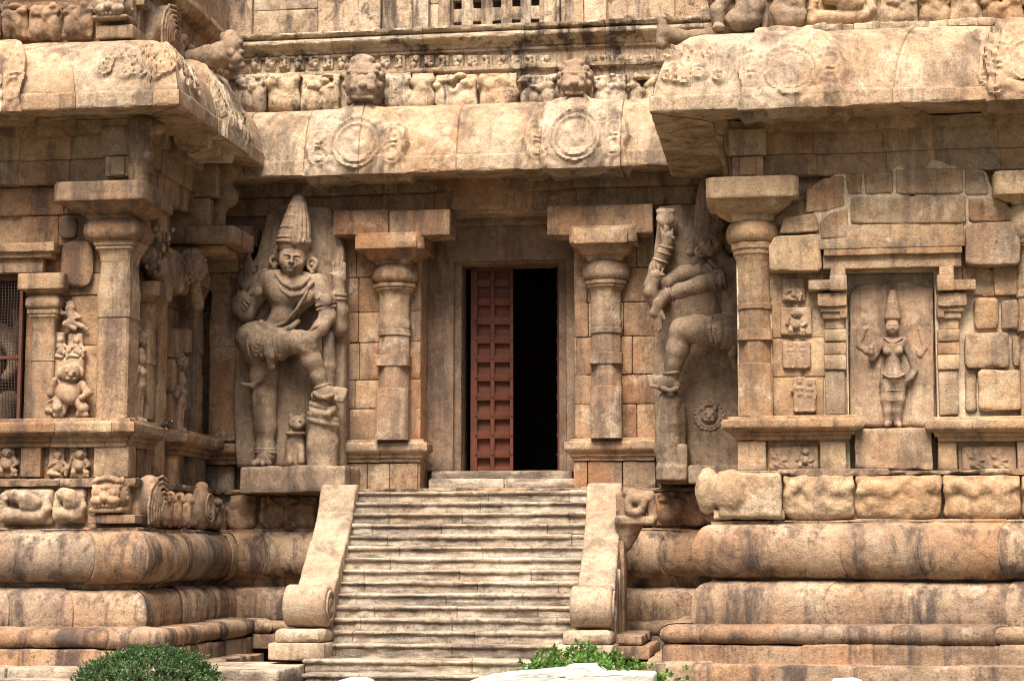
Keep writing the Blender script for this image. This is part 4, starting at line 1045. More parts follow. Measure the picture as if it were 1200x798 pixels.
# rear arms: one lifts an axe, one makes a gesture
B += F.chain([(828, 316, 16, 11), (800, 322, 10, 10), (773, 338, 8, 9.5), (764, 335, 10, 9), (770, 314, 14, 9), (778, 296, 18, 8), (783, 284, 20, 7)], 4)
B += hand(F, (782, 287, 20), (782, 277, 22), [(775, 268, 26), (779, 266, 27), (783, 266, 27), (788, 269, 26)], 7.5, (790, 279, 26))
B += F.chain([(778, 346, 18, 8), (768, 352, 20, 9), (763, 343, 24, 8.5), (767, 331, 26, 7)], 3)
B += hand(F, (767, 331, 26), (769, 323, 28), [(762, 313, 30), (767, 306, 30), (772, 311, 30), (777, 315, 30)], 7, (778, 322, 32))
# lifted leg
B += F.chain([(872, 392, 28, 20), (845, 388, 38, 18), (815, 385, 44, 15.5), (800, 387, 44, 13.5)], 6)
B += [F.e((799, 385, 46), (12, 12, 9), 4)]
B += F.chain([(799, 388, 43, 13.5), (794, 410, 40, 13), (790, 425, 38, 10.5), (787, 440, 36, 8.5)], 5)
B += [F.c((784, 446, 37), 9, (770, 447, 38), 6.5, 4), F.c((791, 452, 36), 7, (776, 452, 38), 7, 3)]
for i in range(5): B.append(F.c((772, 443+2.6*i, 37+i), 3.0, (760+.8*i, 441+2.8*i, 38+i), 2.3, .7))
# standing leg behind the pilaster
B += F.chain([(880, 405, 20, 18), (882, 440, 18, 17), (881, 475, 18, 14), (881, 500, 16, 13), (881, 530, 15, 9.5), (881, 540, 15, 10)], 6)
B += [F.c((881, 541, 16), 9, (886, 544, 34), 6.5, 5)]
carve('body', B, MS, g, .0135, .006)
carve('headdress', crown(F, (831, 267), (828, 216), 16.5, 8, 35, 7), MS, g, .012, .006)
hair = [F.e((831, 280, 26), (19, 14, 11), 3)]+[F.e((818-2*i, 272+6*i, 24), (6, 5.5, 6), 1.5) for i in range(5)]+[F.e((850+1*i, 276+6*i, 22), (5, 5, 6), 1.5) for i in range(4)]
carve('hair', hair, MS, g, .013, .008)
carve('earring', [F.t((821, 295, 32), (-.4, 1, 0), 5.5, 2.4), F.e((821, 295, 33), (2.6, 2.6, 3), 1)], MS, g, .011, .004)
carve('necklace', beads(F, [(832, 306, 40), (840, 314, 45), (852, 316, 46), (866, 312, 42)], 2.2, 16)+beads(F, [(829, 311, 40), (838, 321, 46), (853, 324, 47), (868, 317, 42)], 2.0, 18), MS, g, .011, .003)
carve('armlet', [F.t((842, 328, 43), (1, .1, .25), 12, 2.0), F.t((847, 326, 43), (1, .1, .25), 12.2, 1.8), F.e((843, 325, 54), (7, 9, 3), 2)]+beads(F, [(838, 318, 50), (836, 328, 54), (838, 338, 50)], 2, 7), MS, g, .011, .004)
carve('bracelet', [F.t((783, 346, 40), (1, 0, .35), 7.2, 2.0), F.t((787, 345, 41), (1, 0, .35), 7.5, 1.7)], MS, g, .011, .003)
carve('bracelet', [F.t((781, 290, 19), (.25, -.1, 1), 7.6, 1.9), F.t((778, 297, 18), (.3, -.1, 1), 8.2, 1.7), F.t((774, 306, 16), (.35, -.1, 1), 8.8, 1.6)], MS, g, .011, .003)
lc = [F.c((872, 392, 30), 21.5, (843, 388, 40), 19, 5)]+[F.t((840+7*i, 388+i, 40-2.5*i), (1, .3, -.05), 18.6+.5*i, 1.4) for i in range(5)]+beads(F, [(834, 372, 50), (831, 385, 57), (834, 399, 52)], 2.2, 9)+beads(F, [(840, 371, 48), (837, 386, 57), (840, 403, 50)], 2.2, 10)
carve('loincloth', lc, MS, g, .012, .006)
carve('sash', F.chain([(862, 400, 46, 4), (858, 415, 40, 4.5), (862, 430, 30, 4), (872, 440, 22, 3.5)], 2), MS, g, .011, .003)
carve('anklet', [F.t((787, 437, 37), (-.1, -.1, 1), 9.2, 2.1)], MS, g, .011, .003)
carve('anklet', beads(F, [(777, 455, 45), (785, 458, 46), (793, 455, 42)], 2.4, 9), MS, g, .011, .003)
carve('axe', F.chain([(781, 290, 26, 2.4), (780, 268, 26, 2.4)], 1)+[F.e((780, 256, 24), (11, 10, 4), 3), F.c((772, 248, 24), 3.5, (788, 248, 24), 3.5, 2)], MS, g, .012, .004)
clb = F.chain([(785, 470, 28, 14), (783, 500, 26, 14), (783, 525, 26, 15), (786, 546, 26, 15.5)], 6)+F.chain([(795, 478, 22, 9), (796, 520, 20, 8)], 4)+[F.b((788, 555, 24), (18, 9, 20), 3, 4)]
carve('club', clb, MS, g, .0135, .012)
fc = [F.t((831, 487, 9), (0, 1, 0), 13, 1.8, 1), F.e((831, 487, 9), (10, 9, 6), 3), F.e((827, 484, 14), (2.2, 1.8, 2), .5), F.e((835, 484, 14), (2.2, 1.8, 2), .5), F.c((826, 492, 13), 1.5, (836, 492, 13), 1.5, .5), F.e((831, 488, 15), (1.6, 2.4, 2), .5), F.e((824, 479, 11), (3, 3, 3), 1), F.e((838, 479, 11), (3, 3, 3), 1)]+beads(F, [(831+17*math.cos(t/9*6.28), 487+17*math.sin(t/9*6.28), 7) for t in range(10)], 2.2, 22)
carve('carved_face', fc, MS, g, .011, .003)

# ------------------------------------------------------------------ goddess in the right niche
F = Fig(YF+.27, 1045, 430)
g = thing('goddess_statue', F.P(1045, 500), 'low relief goddess with a tall crown and four arms inside the right niche', 'statue')
slab(F, 'backing_slab', g, [(996, 500), (996, 345), (1004, 334), (1060, 330), (1094, 338), (1095, 500)], .15, .06, MR, .035)
B = [F.e((1046, 405, 9), (15, 9, 7), 4), F.c((1036, 401, 8), 6, (1058, 401, 8), 6, 4), F.c((1046, 408, 9), 9.5, (1046, 426, 8), 7.5, 4), F.c((1046, 426, 8), 8, (1047, 440, 9), 13, 5), F.e((1040, 411.5, 15), (5.6, 5.2, 4.5), 1.5), F.e((1053, 411.5, 15), (5.6, 5.2, 4.5), 1.5), F.e((1046.5, 433, 14), (7, 6, 3.5), 3)]
B += [F.c((1046, 394, 9), 4, (1046, 390, 10), 4, 2)]+head(F, 1046, 382, 12, 8, 9.2, 0, 0)
B += F.chain([(1040, 446, 9, 9), (1040, 468, 8, 7.5), (1041, 482, 7, 5.5), (1041, 495, 6, 4.6)], 3)+F.chain([(1054, 446, 9, 9), (1053, 468, 8, 7.5), (1052, 482, 7, 5.5), (1052, 495, 6, 4.6)], 3)
B += [F.c((1041, 497, 8), 4, (1039, 498, 16), 3, 2), F.c((1052, 497, 8), 4, (1054, 498, 16), 3, 2)]
B += F.chain([(1033, 402, 8, 5), (1025, 416, 8, 4.6), (1022, 420, 11, 4), (1021, 413, 16, 3.6)], 2)+hand(F, (1021, 413, 16), (1021, 408, 17), [(1018, 401, 18), (1021, 400, 18), (1024, 401, 18)], 3.6, (1026, 407, 18))
B += F.chain([(1060, 402, 8, 5), (1069, 420, 8, 4.6), (1072, 434, 9, 4), (1067, 443, 13, 3.4)], 2)+hand(F, (1067, 443, 13), (1063, 446, 14), [(1059, 448, 15), (1060, 450, 15), (1063, 452, 15)], 3.4, (1062, 442, 15))
B += F.chain([(1034, 400, 4, 5), (1016, 412, 3, 4.6), (1006, 405, 3, 4.2), (1011, 392, 4, 3.6)], 2)+hand(F, (1011, 392, 4), (1013, 386, 5), [(1010, 379, 6), (1013, 378, 6), (1016, 380, 6)], 3.6, (1018, 385, 6))
B += F.chain([(1060, 400, 4, 5), (1078, 416, 3, 4.6), (1084, 408, 3, 4.2), (1079, 392, 4, 3.6)], 2)+hand(F, (1079, 392, 4), (1077, 386, 5), [(1074, 379, 6), (1077, 377, 6), (1080, 379, 6)], 3.6, (1072, 385, 6))
carve('body', B, MR, g, .011, .005)
carve('headdress', crown(F, (1046, 374), (1046, 344), 9.5, 4.5, 9, 5), MR, g, .011, .004)
for sx, x in ((-1, 1013), (1, 1077)): carve('emblem', [F.e((x, 375, 4), (6, 8, 3), 2), F.c((x+sx*5, 378, 2), 3, (x+sx*11, 386, 2), 4, 3), F.c((x+sx*11, 386, 2), 4, (x+sx*13, 404, 2), 4, 3)], MR, g, .012, .01)
jw = beads(F, [(1036, 396, 14), (1042, 401, 16), (1050, 401, 16), (1057, 396, 14)], 1.3, 12)+beads(F, [(1034, 438, 18), (1042, 442, 20), (1052, 442, 20), (1060, 438, 18)], 1.6, 14)+[F.t((1041, 470, 8), (0, 0, 1), 7.4, 1.1), F.t((1053, 470, 8), (0, 0, 1), 7.4, 1.1), F.t((1041, 458, 8), (0, 0, 1), 8.4, 1.1), F.t((1053, 458, 8), (0, 0, 1), 8.4, 1.1), F.c((1063, 420, 4), 3, (1066, 480, 3), 2.5, 2), F.c((1030, 430, 4), 3, (1028, 480, 3), 2.5, 2)]
carve('jewellery', jw, MR, g, .011, .003)

# ------------------------------------------------------------------ small carved figures
def mini(kind, F, x, y, w, hgt, d=0, seed=0, block=True):
    """little relief figure in the photo box centred x, foot y; optional rough block it is cut from"""
    g = np.random.default_rng(seed); p = []; u = hgt
    def C(ax, ay, ad, ra, bx, by, bd, rb, k=.03): p.append(F.c((x+ax*u, y-ay*u, d+ad*u), ra*u, (x+bx*u, y-by*u, d+bd*u), rb*u, k*u))
    def E(ax, ay, ad, r, k=.03): p.append(F.e((x+ax*u, y-ay*u, d+ad*u), tuple(v*u for v in r), k*u))
    s = g.choice([-1, 1])
    if kind == 'stand':
        for q in (-1, 1): C(q*.07, .0, .09, .05, q*.06, .48, .09, .075); C(q*.07, .01, .09, .05, q*.1, .01, .17, .04)
        E(0, .52, .1, (.13, .09, .1)); C(0, .54, .1, .09, 0, .70, .1, .11); E(-.05, .70, .17, (.055, .05, .05)); E(.05, .70, .17, (.055, .05, .05))
        C(s*.15, .76, .09, .05, s*.2, .58, .1, .045); C(s*.2, .58, .1, .045, s*.17, .42, .13, .035)
        C(-s*.15, .76, .09, .05, -s*.24, .62, .1, .045); C(-s*.24, .62, .1, .045, -s*.17, .76, .15, .035)
        E(0, .90, .12, (.085, .10, .09)); E(0, 1.0, .1, (.09, .08, .08)); C(-.14, .77, .08, .05, .14, .77, .08, .05)
    elif kind == 'gana':
        E(0, .42, .16, (.24, .22, .18), .06); E(0, .35, .26, (.15, .13, .1), .06); E(.03, .80, .2, (.19, .18, .17), .02)
        for q in (-1, 1): E(.03+q*.2, .80, .15, (.06, .1, .06), .01); E(.03+q*.07, .83, .36, (.035, .03, .03), .005)
        E(.03, .77, .38, (.045, .05, .04), .01); C(-.05, .70, .35, .02, .11, .70, .35, .02, .01)
        C(-.18, .28, .16, .11, -.22, .14, .26, .09); C(-.22, .14, .26, .09, -.16, .02, .2, .07); C(.18, .28, .16, .11, .27, .13, .24, .09); C(.27, .13, .24, .09, .2, .02, .2, .07)
        C(-.16, .02, .2, .06, -.26, .01, .26, .05); C(.2, .02, .2, .06, .32, .01, .26, .05)
        C(-.22, .58, .15, .08, -.34, .42, .2, .07); C(-.34, .42, .2, .07, -.27, .68, .26, .05); C(.24, .58, .15, .08, .36, .42, .2, .07); C(.36, .42, .2, .07, .24, .34, .3, .055)
    elif kind == 'sit':
        E(0, .32, .14, (.2, .18, .15), .05); C(0, .3, .14, .17, .0, .52, .14, .15); E(0, .76, .16, (.15, .16, .14), .02); E(0, .9, .12, (.12, .1, .1), .02)
        C(-.2, .2, .16, .11, -.32, .12, .26, .09); C(-.32, .12, .26, .09, .05, .06, .3, .07); C(.2, .2, .16, .11, .34, .3, .28, .09); C(.34, .3, .28, .09, .28, .04, .26, .07)
        C(-.16, .54, .13, .075, -.3, .38, .2, .06); C(-.3, .38, .2, .06, -.12, .5, .3, .05); C(.16, .54, .13, .075, .3, .42, .2, .06); C(.3, .42, .2, .06, .34, .3, .34, .05)
        E(-.05, .78, .29, (.03, .03, .03), .005); E(.05, .78, .29, (.03, .03, .03), .005); C(-.05, .68, .28, .018, .05, .68, .28, .018, .005)
    elif kind == 'fly':
        E(-.05, .72, .16, (.16, .17, .14), .02); E(-.05, .86, .12, (.15, .1, .12), .02); C(-.02, .55, .14, .15, .06, .32, .14, .14); C(.06, .32, .14, .13, -.2, .2, .2, .1); C(-.2, .2, .2, .09, .1, .05, .18, .08); C(.08, .26, .14, .12, .36, .12, .16, .08); C(.36, .12, .16, .08, .5, .02, .14, .06)
        C(-.16, .54, .14, .07, -.32, .56, .2, .06); C(-.32, .56, .2, .06, -.4, .74, .2, .05); C(.14, .52, .14, .07, .28, .42, .2, .06); C(.28, .42, .2, .06, .14, .4, .28, .05)
    if block: p.append(F.b((x, y-hgt*.5, d-.05*u), (w/2, hgt*.56, .14*u+2), 2.5, 2))
    return p
def relief(F, spec, label, cat='carving', group=None, name='relief_carving', h=.011, namp=.006):
    p = []
    for a in spec: p += mini(*a[:1], F, *a[1:])
    xs = [a[1] for a in spec]; ys = [a[2] for a in spec]
    t = thing(name, F.P(sum(xs)/len(xs), max(ys)), label, cat, group)
    carve('figure', p, MR, t, h, namp); return t
FL = Fig(YF+.16, 80, 420); GL = 'small reliefs on the left wing'
relief(FL, [('gana', 81, 487, 40, 62, 0, 3, True), ('sit', 66, 485, 20, 34, 4, 4, False)], 'plump dancing dwarf with a smaller companion, largest carving left of the corner pilaster', group=GL)
relief(FL, [('sit', 71, 420, 13, 28, 0, 5, True), ('sit', 90, 419, 17, 26, 0, 6, True)], 'two small seated figures side by side above the dancing dwarf', group=GL)
relief(FL, [('fly', 84, 387, 26, 36, 0, 7, False)], 'small flying figure with bent legs, topmost carving beside the grille pilaster', group=GL)
FB = Fig(YF+.12, 80, 540)
relief(FB, [('sit', 68, 558, 18, 32, 0, 8, True), ('gana', 93, 558, 20, 32, 0, 9, True)], 'pair of dancing figures in the low panel under the left ledge', group=GL)
relief(FB, [('gana', 8, 557, 24, 34, 0, 10, True), ('sit', -22, 557, 24, 34, 0, 12, True)], 'crouching figures in the low panel below the metal grille', group=GL)
FR = Fig(YF+.14, 935, 400); GR = 'stacked figure blocks beside the right pilaster'
relief(FR, [('sit', 930, 353, 27, 26, 0, 21, True)], 'worn seated figure block, topmost of the stack beside the right wing pilaster', group=GR)
relief(FR, [('gana', 933, 392, 37, 30, 0, 22, True)], 'square block of a squatting figure, second from the top of the right wing stack', group=GR)
relief(FR, [('stand', 926, 431, 18, 29, 0, 23, True), ('stand', 941, 431, 18, 29, 0, 24, True)], 'block of two little standing figures, third from the top of the right wing stack', group=GR)
relief(FR, [('stand', 937, 482, 15, 38, 0, 25, True), ('stand', 949, 482, 14, 36, 0, 26, True)], 'narrow block of a standing pair, lowest of the right wing stack', group=GR)
FR2 = Fig(YF+.1, 930, 535)
relief(FR2, [('fly', 914, 549, 26, 24, 0, 27, True), ('gana', 943, 549, 32, 25, 0, 28, True)], 'two squat carved figures in the low panel below the right wing ledge')
relief(FR2, [('fly', 1145, 550, 36, 26, 0, 29, True), ('fly', 1172, 550, 36, 26, 0, 30, True)], 'scrolling beast panel in the low panel at the right edge')
# figures on the left wing's side face: turned to look right
def side_relief(kind, yc, zf, hgt, label, seed, w=.3, X=None):
    """built facing the viewer about the origin, then turned a quarter to face +X"""
    class G:            # metre-based frame
        m = 1.0
        def P(s, x, y, d=0): return np.array([x, -d, -y])
        c = Fig.c; e = Fig.e; b = Fig.b; t = Fig.t
    p = mini(kind, G(), 0, 0, w, hgt, 0, seed, False); p.append(('b', (0, .03, hgt*.5), (w*.5, .06, hgt*.55), .03, .02))
    V, Q = sculpt(p, .011, .006); V = np.stack([-V[:, 1], V[:, 0], V[:, 2]], 1)
    X = XL-.14 if X is None else X
    t = thing('relief_carving', (X, yc, zf), label, 'carving', 'reliefs on the shaded side of the left wing')
    mk('figure', V+np.array([X, yc, zf]), Q, MR, t, ang=180)
side_relief('stand', 24.72, 3.42, .95, 'slender standing woman just right of the left corner pilaster', 41, .36)
side_relief('sit', 24.72, 4.50, .40, 'small figure above the standing woman on the shaded side face', 42, .34)
side_relief('stand', 26.55, 3.42, .80, 'standing woman low on the shaded side, right of the bird', 43, .42)
side_relief('sit', 26.55, 4.35, .40, 'small figure above the standing woman right of the bird', 44, .34)
# lion-face boss with curled mane on the side face (torana finial)
t = thing('lion_mask', (XL, 26.1, 5.3), 'round lion mask with curled mane high on the shaded side of the left wing', 'carving')
mz = float(at(226, 312, 26.3)[2]); mx = float(at(224, 312, 26.3)[0])
p = [('e', (mx, 26.35, mz), (.21, .26, .25), .03), ('b', (XL-.15, 26.1, mz-.1), (.2, .5, .3), .08, .06), ('e', (XL-.08, 25.45, mz-.18), (.15, .26, .16), .04), ('e', (XL-.1, 25.1, mz-.02), (.14, .12, .14), .03), ('e', (XL-.12, 25.0, mz+.3), (.1, .2, .24), .03), ('c', (XL+.05, 26.75, mz-.15), (XL+.08, 26.85, mz-.5), .08, .10, .04), ('-e', (mx+.1, 26.3, mz-.34), (.12, .14, .12), .03)]
gg = np.random.default_rng(3)
for i in range(90):
    v = gg.normal(size=3); v /= np.linalg.norm(v); v[1] = -abs(v[1]) if gg.random() < .7 else v[1]
    p.append(('e', (mx+.21*v[0], 26.35+.26*v[1], mz+.25*v[2]), (.028, .032, .034), .006))
for i in range(30):
    p.append(('e', (XL+gg.uniform(-.08, .1), gg.uniform(24.95, 25.9), mz+gg.uniform(-.3, .5)), (.035, .05, .04), .015))
for k in range(3): p.append(('t', (mx+.16-.02*k, 26.2, mz-.02), (.8, -.5, 0), .05+.05*k, .014, .006))
carve('mask', p, MR, t, .012, .012)
# rearing bracket figure over the corner abacus, and the curl bracket further back
t = thing('bracket_figure', (XL-.05, YF-.1, zl(6.44)+.1), 'headless rearing animal bracket standing on the left corner abacus', 'bracket')
F = Fig(YF-.22, 165, 180)
p = F.chain([(166, 146, 8, 13), (163, 165, 10, 11), (160, 182, 8, 8), (158, 200, 4, 6), (157, 217, 2, 6.5)], 5)+F.chain([(170, 168, 10, 8), (172, 182, 14, 7), (169, 200, 8, 5.5), (168, 217, 4, 5.5)], 3)+F.chain([(160, 186, 12, 2.5), (161, 216, 9, 2.5)], 1)+[F.c((172, 148, 6), 11, (186, 150, 2), 8, 4)]
carve('body', p, M['wing'], t, .014, .012)
F = Fig(26.95, 262, 220)
t = thing('bracket_figure', F.P(258, 264), 'scrolled wave shaped bracket in shadow deep under the left eave', 'bracket')
p = F.chain([(266, 178, 0, 15), (268, 198, 0, 14), (260, 215, 0, 9), (267, 231, 0, 11), (257, 244, 0, 8), (256, 264, 0, 8)], 4)
carve('body', p, M['wing'], t, .015, .01)

# ------------------------------------------------------------------ beasts of the friezes
def beast(kind, w, hgt, dep, seed):
    """carved block about its own back-bottom centre, facing -Y"""
    g = np.random.default_rng(seed); p = []
    U = lambda a, b: g.uniform(a, b)
    bx = lambda d=.6, z0=.0, z1=1.0: p.append(('b', (0, -dep*d/2+.05, hgt*(z0+z1)/2), (w*.47, dep*d/2+.05, hgt*(z1-z0)/2), min(.06, hgt*.12), .02))
    if kind == 'swag':
        p.append(('b', (0, -dep*.3, hgt*.48), (w*.485, dep*.36, hgt*.42), .09, .03)); p.append(('e', (U(-.1, .1)*w, -dep*.55, hgt*.33), (w*.42, dep*.35, hgt*.30), .1))
        p.append(('b', (0, -dep*.2, hgt*.90), (w*.49, dep*.30, hgt*.1), .02, .02))
        n = max(4, int(w/.11)); pz = lambda i: hgt*(.72+.10*math.sin(i*1.9+seed)+U(-.04, .04)); last = None
        for i in range(n+1):
            q = (w*(-.42+.84*i/n)+U(-.02, .02), -dep*U(.60, .70), pz(i))
            if last: p.append(('c', last, q, U(.04, .07), U(.03, .06), .09))
            if g.random() < .3: p.append(('c', q, (q[0]+U(-.08, .08), -dep*.62, q[2]-hgt*U(.1, .3)), .05, .02, .04))
            last = q
        for _ in range(4): p.append(('e', (U(-.4, .4)*w, -dep*.55, hgt*U(.2, .5)), (U(.08, .16), .06, U(.05, .1)), .08))
    elif kind == 'pair':       # two bulging chests with a knot of legs above
        x0 = U(-.06, .06)*w
        for s in (-1, 1):
            q = U(.85, 1.1); p.append(('e', (x0+s*w*.23, -dep*.35, hgt*U(.30, .42)), (w*.25*q, dep*U(.42, .55), hgt*U(.33, .40)), .06))
            for _ in range(4): p.append(('e', (x0+s*w*U(.05, .4), -dep*U(.5, .68), hgt*U(.62, .92)), (U(.04, .1), .06, U(.03, .07)), .03))
            p.append(('c', (x0+s*w*U(.0, .1), -dep*.62, hgt*U(.5, .66)), (s*w*U(.3, .42), -dep*.5, hgt*U(.7, .88)), U(.035, .06), .04, .03))
            if g.random() < .5: p.append(('t', (s*w*U(.25, .34), -dep*.6, hgt*U(.66, .8)), (0, 1, 0), .05, .02, .02))
            if g.random() < .5: p.append(('c', (s*w*.42, -dep*.4, hgt*.1), (s*w*.40, -dep*.45, hgt*.8), .05, .04, .03))
        p.append(('b', (0, -dep*.12, hgt*.5), (w*.485, dep*.25, hgt*.48), .04, .03))
    elif kind == 'makara':
        bx(.35); p.append(('c', (-w*.3, -dep*.5, hgt*.28), (w*.25, -dep*.5, hgt*.24), hgt*.20, hgt*.17, .06)); p.append(('c', (w*.25, -dep*.5, hgt*.24), (w*.4, -dep*.5, hgt*.45), hgt*.15, hgt*.12, .05)); p.append(('c', (w*.4, -dep*.5, hgt*.45), (w*.36, -dep*.5, hgt*.72), hgt*.11, hgt*.1, .05))
        p.append(('c', (-w*.2, -dep*.65, hgt*.8), (w*.05, -dep*.7, hgt*.72), .09, .10, .04)); p.append(('c', (w*.05, -dep*.7, hgt*.72), (w*.22, -dep*.7, hgt*.62), .09, .07, .04)); p.append(('c', (0, -dep*.66, hgt*.55), (w*.2, -dep*.66, hgt*.52), .08, .06, .03)); p.append(('e', (-w*.12, -dep*.9, hgt*.86), (.05, .04, .05), .01))
        p.append(('c', (-w*.42, -dep*.5, hgt*.2), (-w*.40, -dep*.5, hgt*.8), .07, .05, .03))
        for i in range(6): p.append(('e', (-w*.40+U(-.03, .03), -dep*.6, hgt*(.2+.1*i)), (.05, .04, .03), .01))
    elif kind == 'face':       # lion face with mane and a lower jaw slab
        p.append(('e', (0, -dep*.5, hgt*.56), (w*.48, dep*.55, hgt*.44), .04)); p.append(('b', (0, -dep*.45, hgt*.16), (w*.46, dep*.55, hgt*.08), .04, .03)); bx(.4)
        for s in (-1, 1):
            p.append(('e', (s*w*.2, -dep*.98, hgt*.62), (.075, .05, .06), .015)); p.append(('t', (s*w*.2, -dep*.97, hgt*.62), (0, 1, 0), .075, .018, .01)); p.append(('c', (s*w*.05, -dep*1.02, hgt*.74), (s*w*.34, -dep*.88, hgt*.76), .035, .03, .02))
            p.append(('e', (s*w*.2, -dep*.98, hgt*.40), (.10, .07, .065), .02)); p.append(('c', (s*w*.3, -dep*.9, hgt*.28), (s*w*.28, -dep*.9, hgt*.36), .02, .03, .01))
            for k in range(5): p.append(('c', (s*w*(.30+.02*k), -dep*.7, hgt*(.5+.1*k)), (s*w*(.46-.03*k), -dep*.45, hgt*(.46+.13*k)), .03, .035, .015))
        p.append(('e', (0, -dep*1.08, hgt*.48), (.07, .06, .06), .02)); p.append(('c', (0, -dep*1.0, hgt*.55), (0, -dep*.95, hgt*.75), .04, .03, .02))
        for k in range(7): p.append(('e', (w*(-.3+.1*k), -dep*.75, hgt*(.9+.08*math.cos((k-3)*.5))), (.05, .08, .05), .015))
        for k in range(6): p.append(('e', (w*(-.25+.1*k), -dep*1.0, hgt*.27), (.025, .03, .035), .005))
    elif kind == 'flame':      # profile head with swept mane
        p.append(('e', (0, -dep*.45, hgt*.55), (w*.45, dep*.55, hgt*.48), .05)); p.append(('e', (-w*.05, -dep*.5, hgt*.95), (w*.2, dep*.4, hgt*.14), .04)); bx(.4)
        for k in range(6):
            r = .10+.055*k; a0 = 200
            for q in range(5):
                a, b = R_(a0-28*q), R_(a0-28*(q+1)); f = math.cos
                p.append(('c', (w*.35+r*f(a)*1.4, -dep*(.95-.03*k), hgt*.30+r*1.3*math.sin(a)), (w*.35+r*f(b)*1.4, -dep*(.95-.03*k), hgt*.30+r*1.3*math.sin(b)), .022, .02, .008))
    elif kind == 'figs':
        bx(.35)
        for k in range(3):
            x = w*(-.32+.32*k); p.append(('c', (x-.05, -dep*.55, hgt*.25), (x+.02, -dep*.6, hgt*.62), .10, .085, .04)); p.append(('e', (x+.02, -dep*.75, hgt*.80), (.075, .08, .09), .02)); p.append(('c', (x+.1, -dep*.6, hgt*.1), (x+.07, -dep*.62, hgt*.5), .045, .04, .02)); p.append(('c', (x-.1, -dep*.6, hgt*.12), (x-.08, -dep*.62, hgt*.6), .04, .04, .02)); p.append(('e', (x+.02, -dep*.95, hgt*.76), (.03, .05, .05), .01))
            for q in range(4): p.append(('e', (x+U(-.09, .1), -dep*.8, hgt*U(.68, .92)), (.03, .03, .03), .01))
    elif kind == 'shell':
        p.append(('e', (0, -dep*.4, hgt*.5), (w*.46, dep*.55, hgt*.52), .03)); p.append(('b', (0, -dep*.2, hgt*.5), (w*.4, dep*.3, hgt*.45), .05, .05)); p.append(('e', (0, -dep*.5, hgt*1.0), (w*.15, dep*.3, hgt*.12), .05))
        for r in (.08, .14, .20): p.append(('t', (0, -dep*.93, hgt*.5), (0, 1, 0), r, .018, .01))
    elif kind == 'rough':
        p.append(('b', (w*.12, -dep*.4, hgt*.5), (w*.37, dep*.5, hgt*.48), .06, .03)); p.append(('e', (-w*.12, -dep*.7, hgt*.60), (w*.22, dep*.45, hgt*.46), .03)); p.append(('e', (-w*.38, -dep*.5, hgt*.62), (w*.15, dep*.45, hgt*.5), .04)); p.append(('b', (w*.1, -dep*.3, hgt*.1), (w*.42, dep*.4, hgt*.1), .03, .03))
    return sculpt(p, .0135, .022 if kind in ('swag', 'rough', 'pair') else .013, 7.0)
BC = {}
def put_beast(th, name, kind, w, hgt, dep, pos, mat, rot=0, var=0, label=None):
    key = (kind, round(w, 2), round(hgt, 2), var, mat.name)
    if key not in BC:
        V, Q = beast(kind, w, hgt, dep, 7+var*13+len(kind)); o = mk(name, V, Q, mat, None, rnd=np.full(len(Q), random.uniform(.12, .66)), ang=180); BC[key] = o
        o.parent = th
    else:
        o = BC[key].copy(); COL.objects.link(o); o.parent = th
    o.location = [float(v) for v in (np.array(pos)-wloc(th))]; o.rotation_euler = (0, 0, R_(rot))
    if label: o['label'] = label
    return o
MBs = M['base']
def fz(th, name, kind, x0, x1, y0, y1, Y, dep, mat, var=0, label=None):
    a, b = at(x0, y1, Y-dep*.5), at(x1, y0, Y-dep*.5)
    return put_beast(th, name, kind, b[0]-a[0], b[2]-a[2], dep, ((a[0]+b[0])/2, Y, a[2]), mat, 0, var, label)
yb = YF-.13
fz(left, 'carved_beast', 'makara', -2, 63, 572, 615, yb, .28, MR); fz(left, 'carved_beast', 'makara', 64, 100, 570, 614, yb, .26, MR, 1); fz(left, 'carved_beast', 'makara', -70, -3, 572, 615, yb, .28, MR, 2)
fz(left, 'lion_face', 'face', 106, 150, 560, 605, yb-.02, .30, MR)
mb = MB(); mb.add(*boxp(103, 603, 158, 613, yb-.27, .5, r=.015)); mb.build('corner_block', M['base'], left)
zf_ = zl(2.06)
put_beast(left, 'carved_head', 'flame', .62, .62, .30, (XL+.13, 24.35, zf_), MR, 90); put_beast(left, 'hanging_figure', 'figs', 1.25, .52, .26, (XL+.13, 25.45, zf_-.02), MR, 90); put_beast(left, 'carved_shell', 'shell', .62, .62, .30, (XL+.13, 26.6, zf_-.02), MR, 90)
put_beast(left, 'carved_beast', 'pair', .7, .52, .22, (XL+.13, 27.35, zf_-.02), MR, 90)
yb = YF-.13
fz(right, 'corner_beast', 'rough', 818, 917, 553, 609, yb, .34, M['wingr'], 0, 'broken rough corner block')
for i, (a, b) in enumerate(((918, 1001), (1003, 1104), (1106, 1196), (1198, 1290))): fz(right, 'carved_beast', 'swag', a, b, 557, 611, yb, .24, M['wingr'], i)
yb = YW-.13
for i, (a, b, k) in enumerate(((268, 300, 'swag'), (302, 372, 'pair'), (373, 420, 'swag'))): fz(wall, 'carved_beast', k, a, b, 580, 622, yb, .24, M['recess'], i)
for i, (a, b, k) in enumerate(((700, 764, 'pair'), (765, 827, 'pair'), (828, 862, 'swag'))): fz(wall, 'carved_beast', k, a, b, 575, 617, yb, .24, M['recess'], i+4)
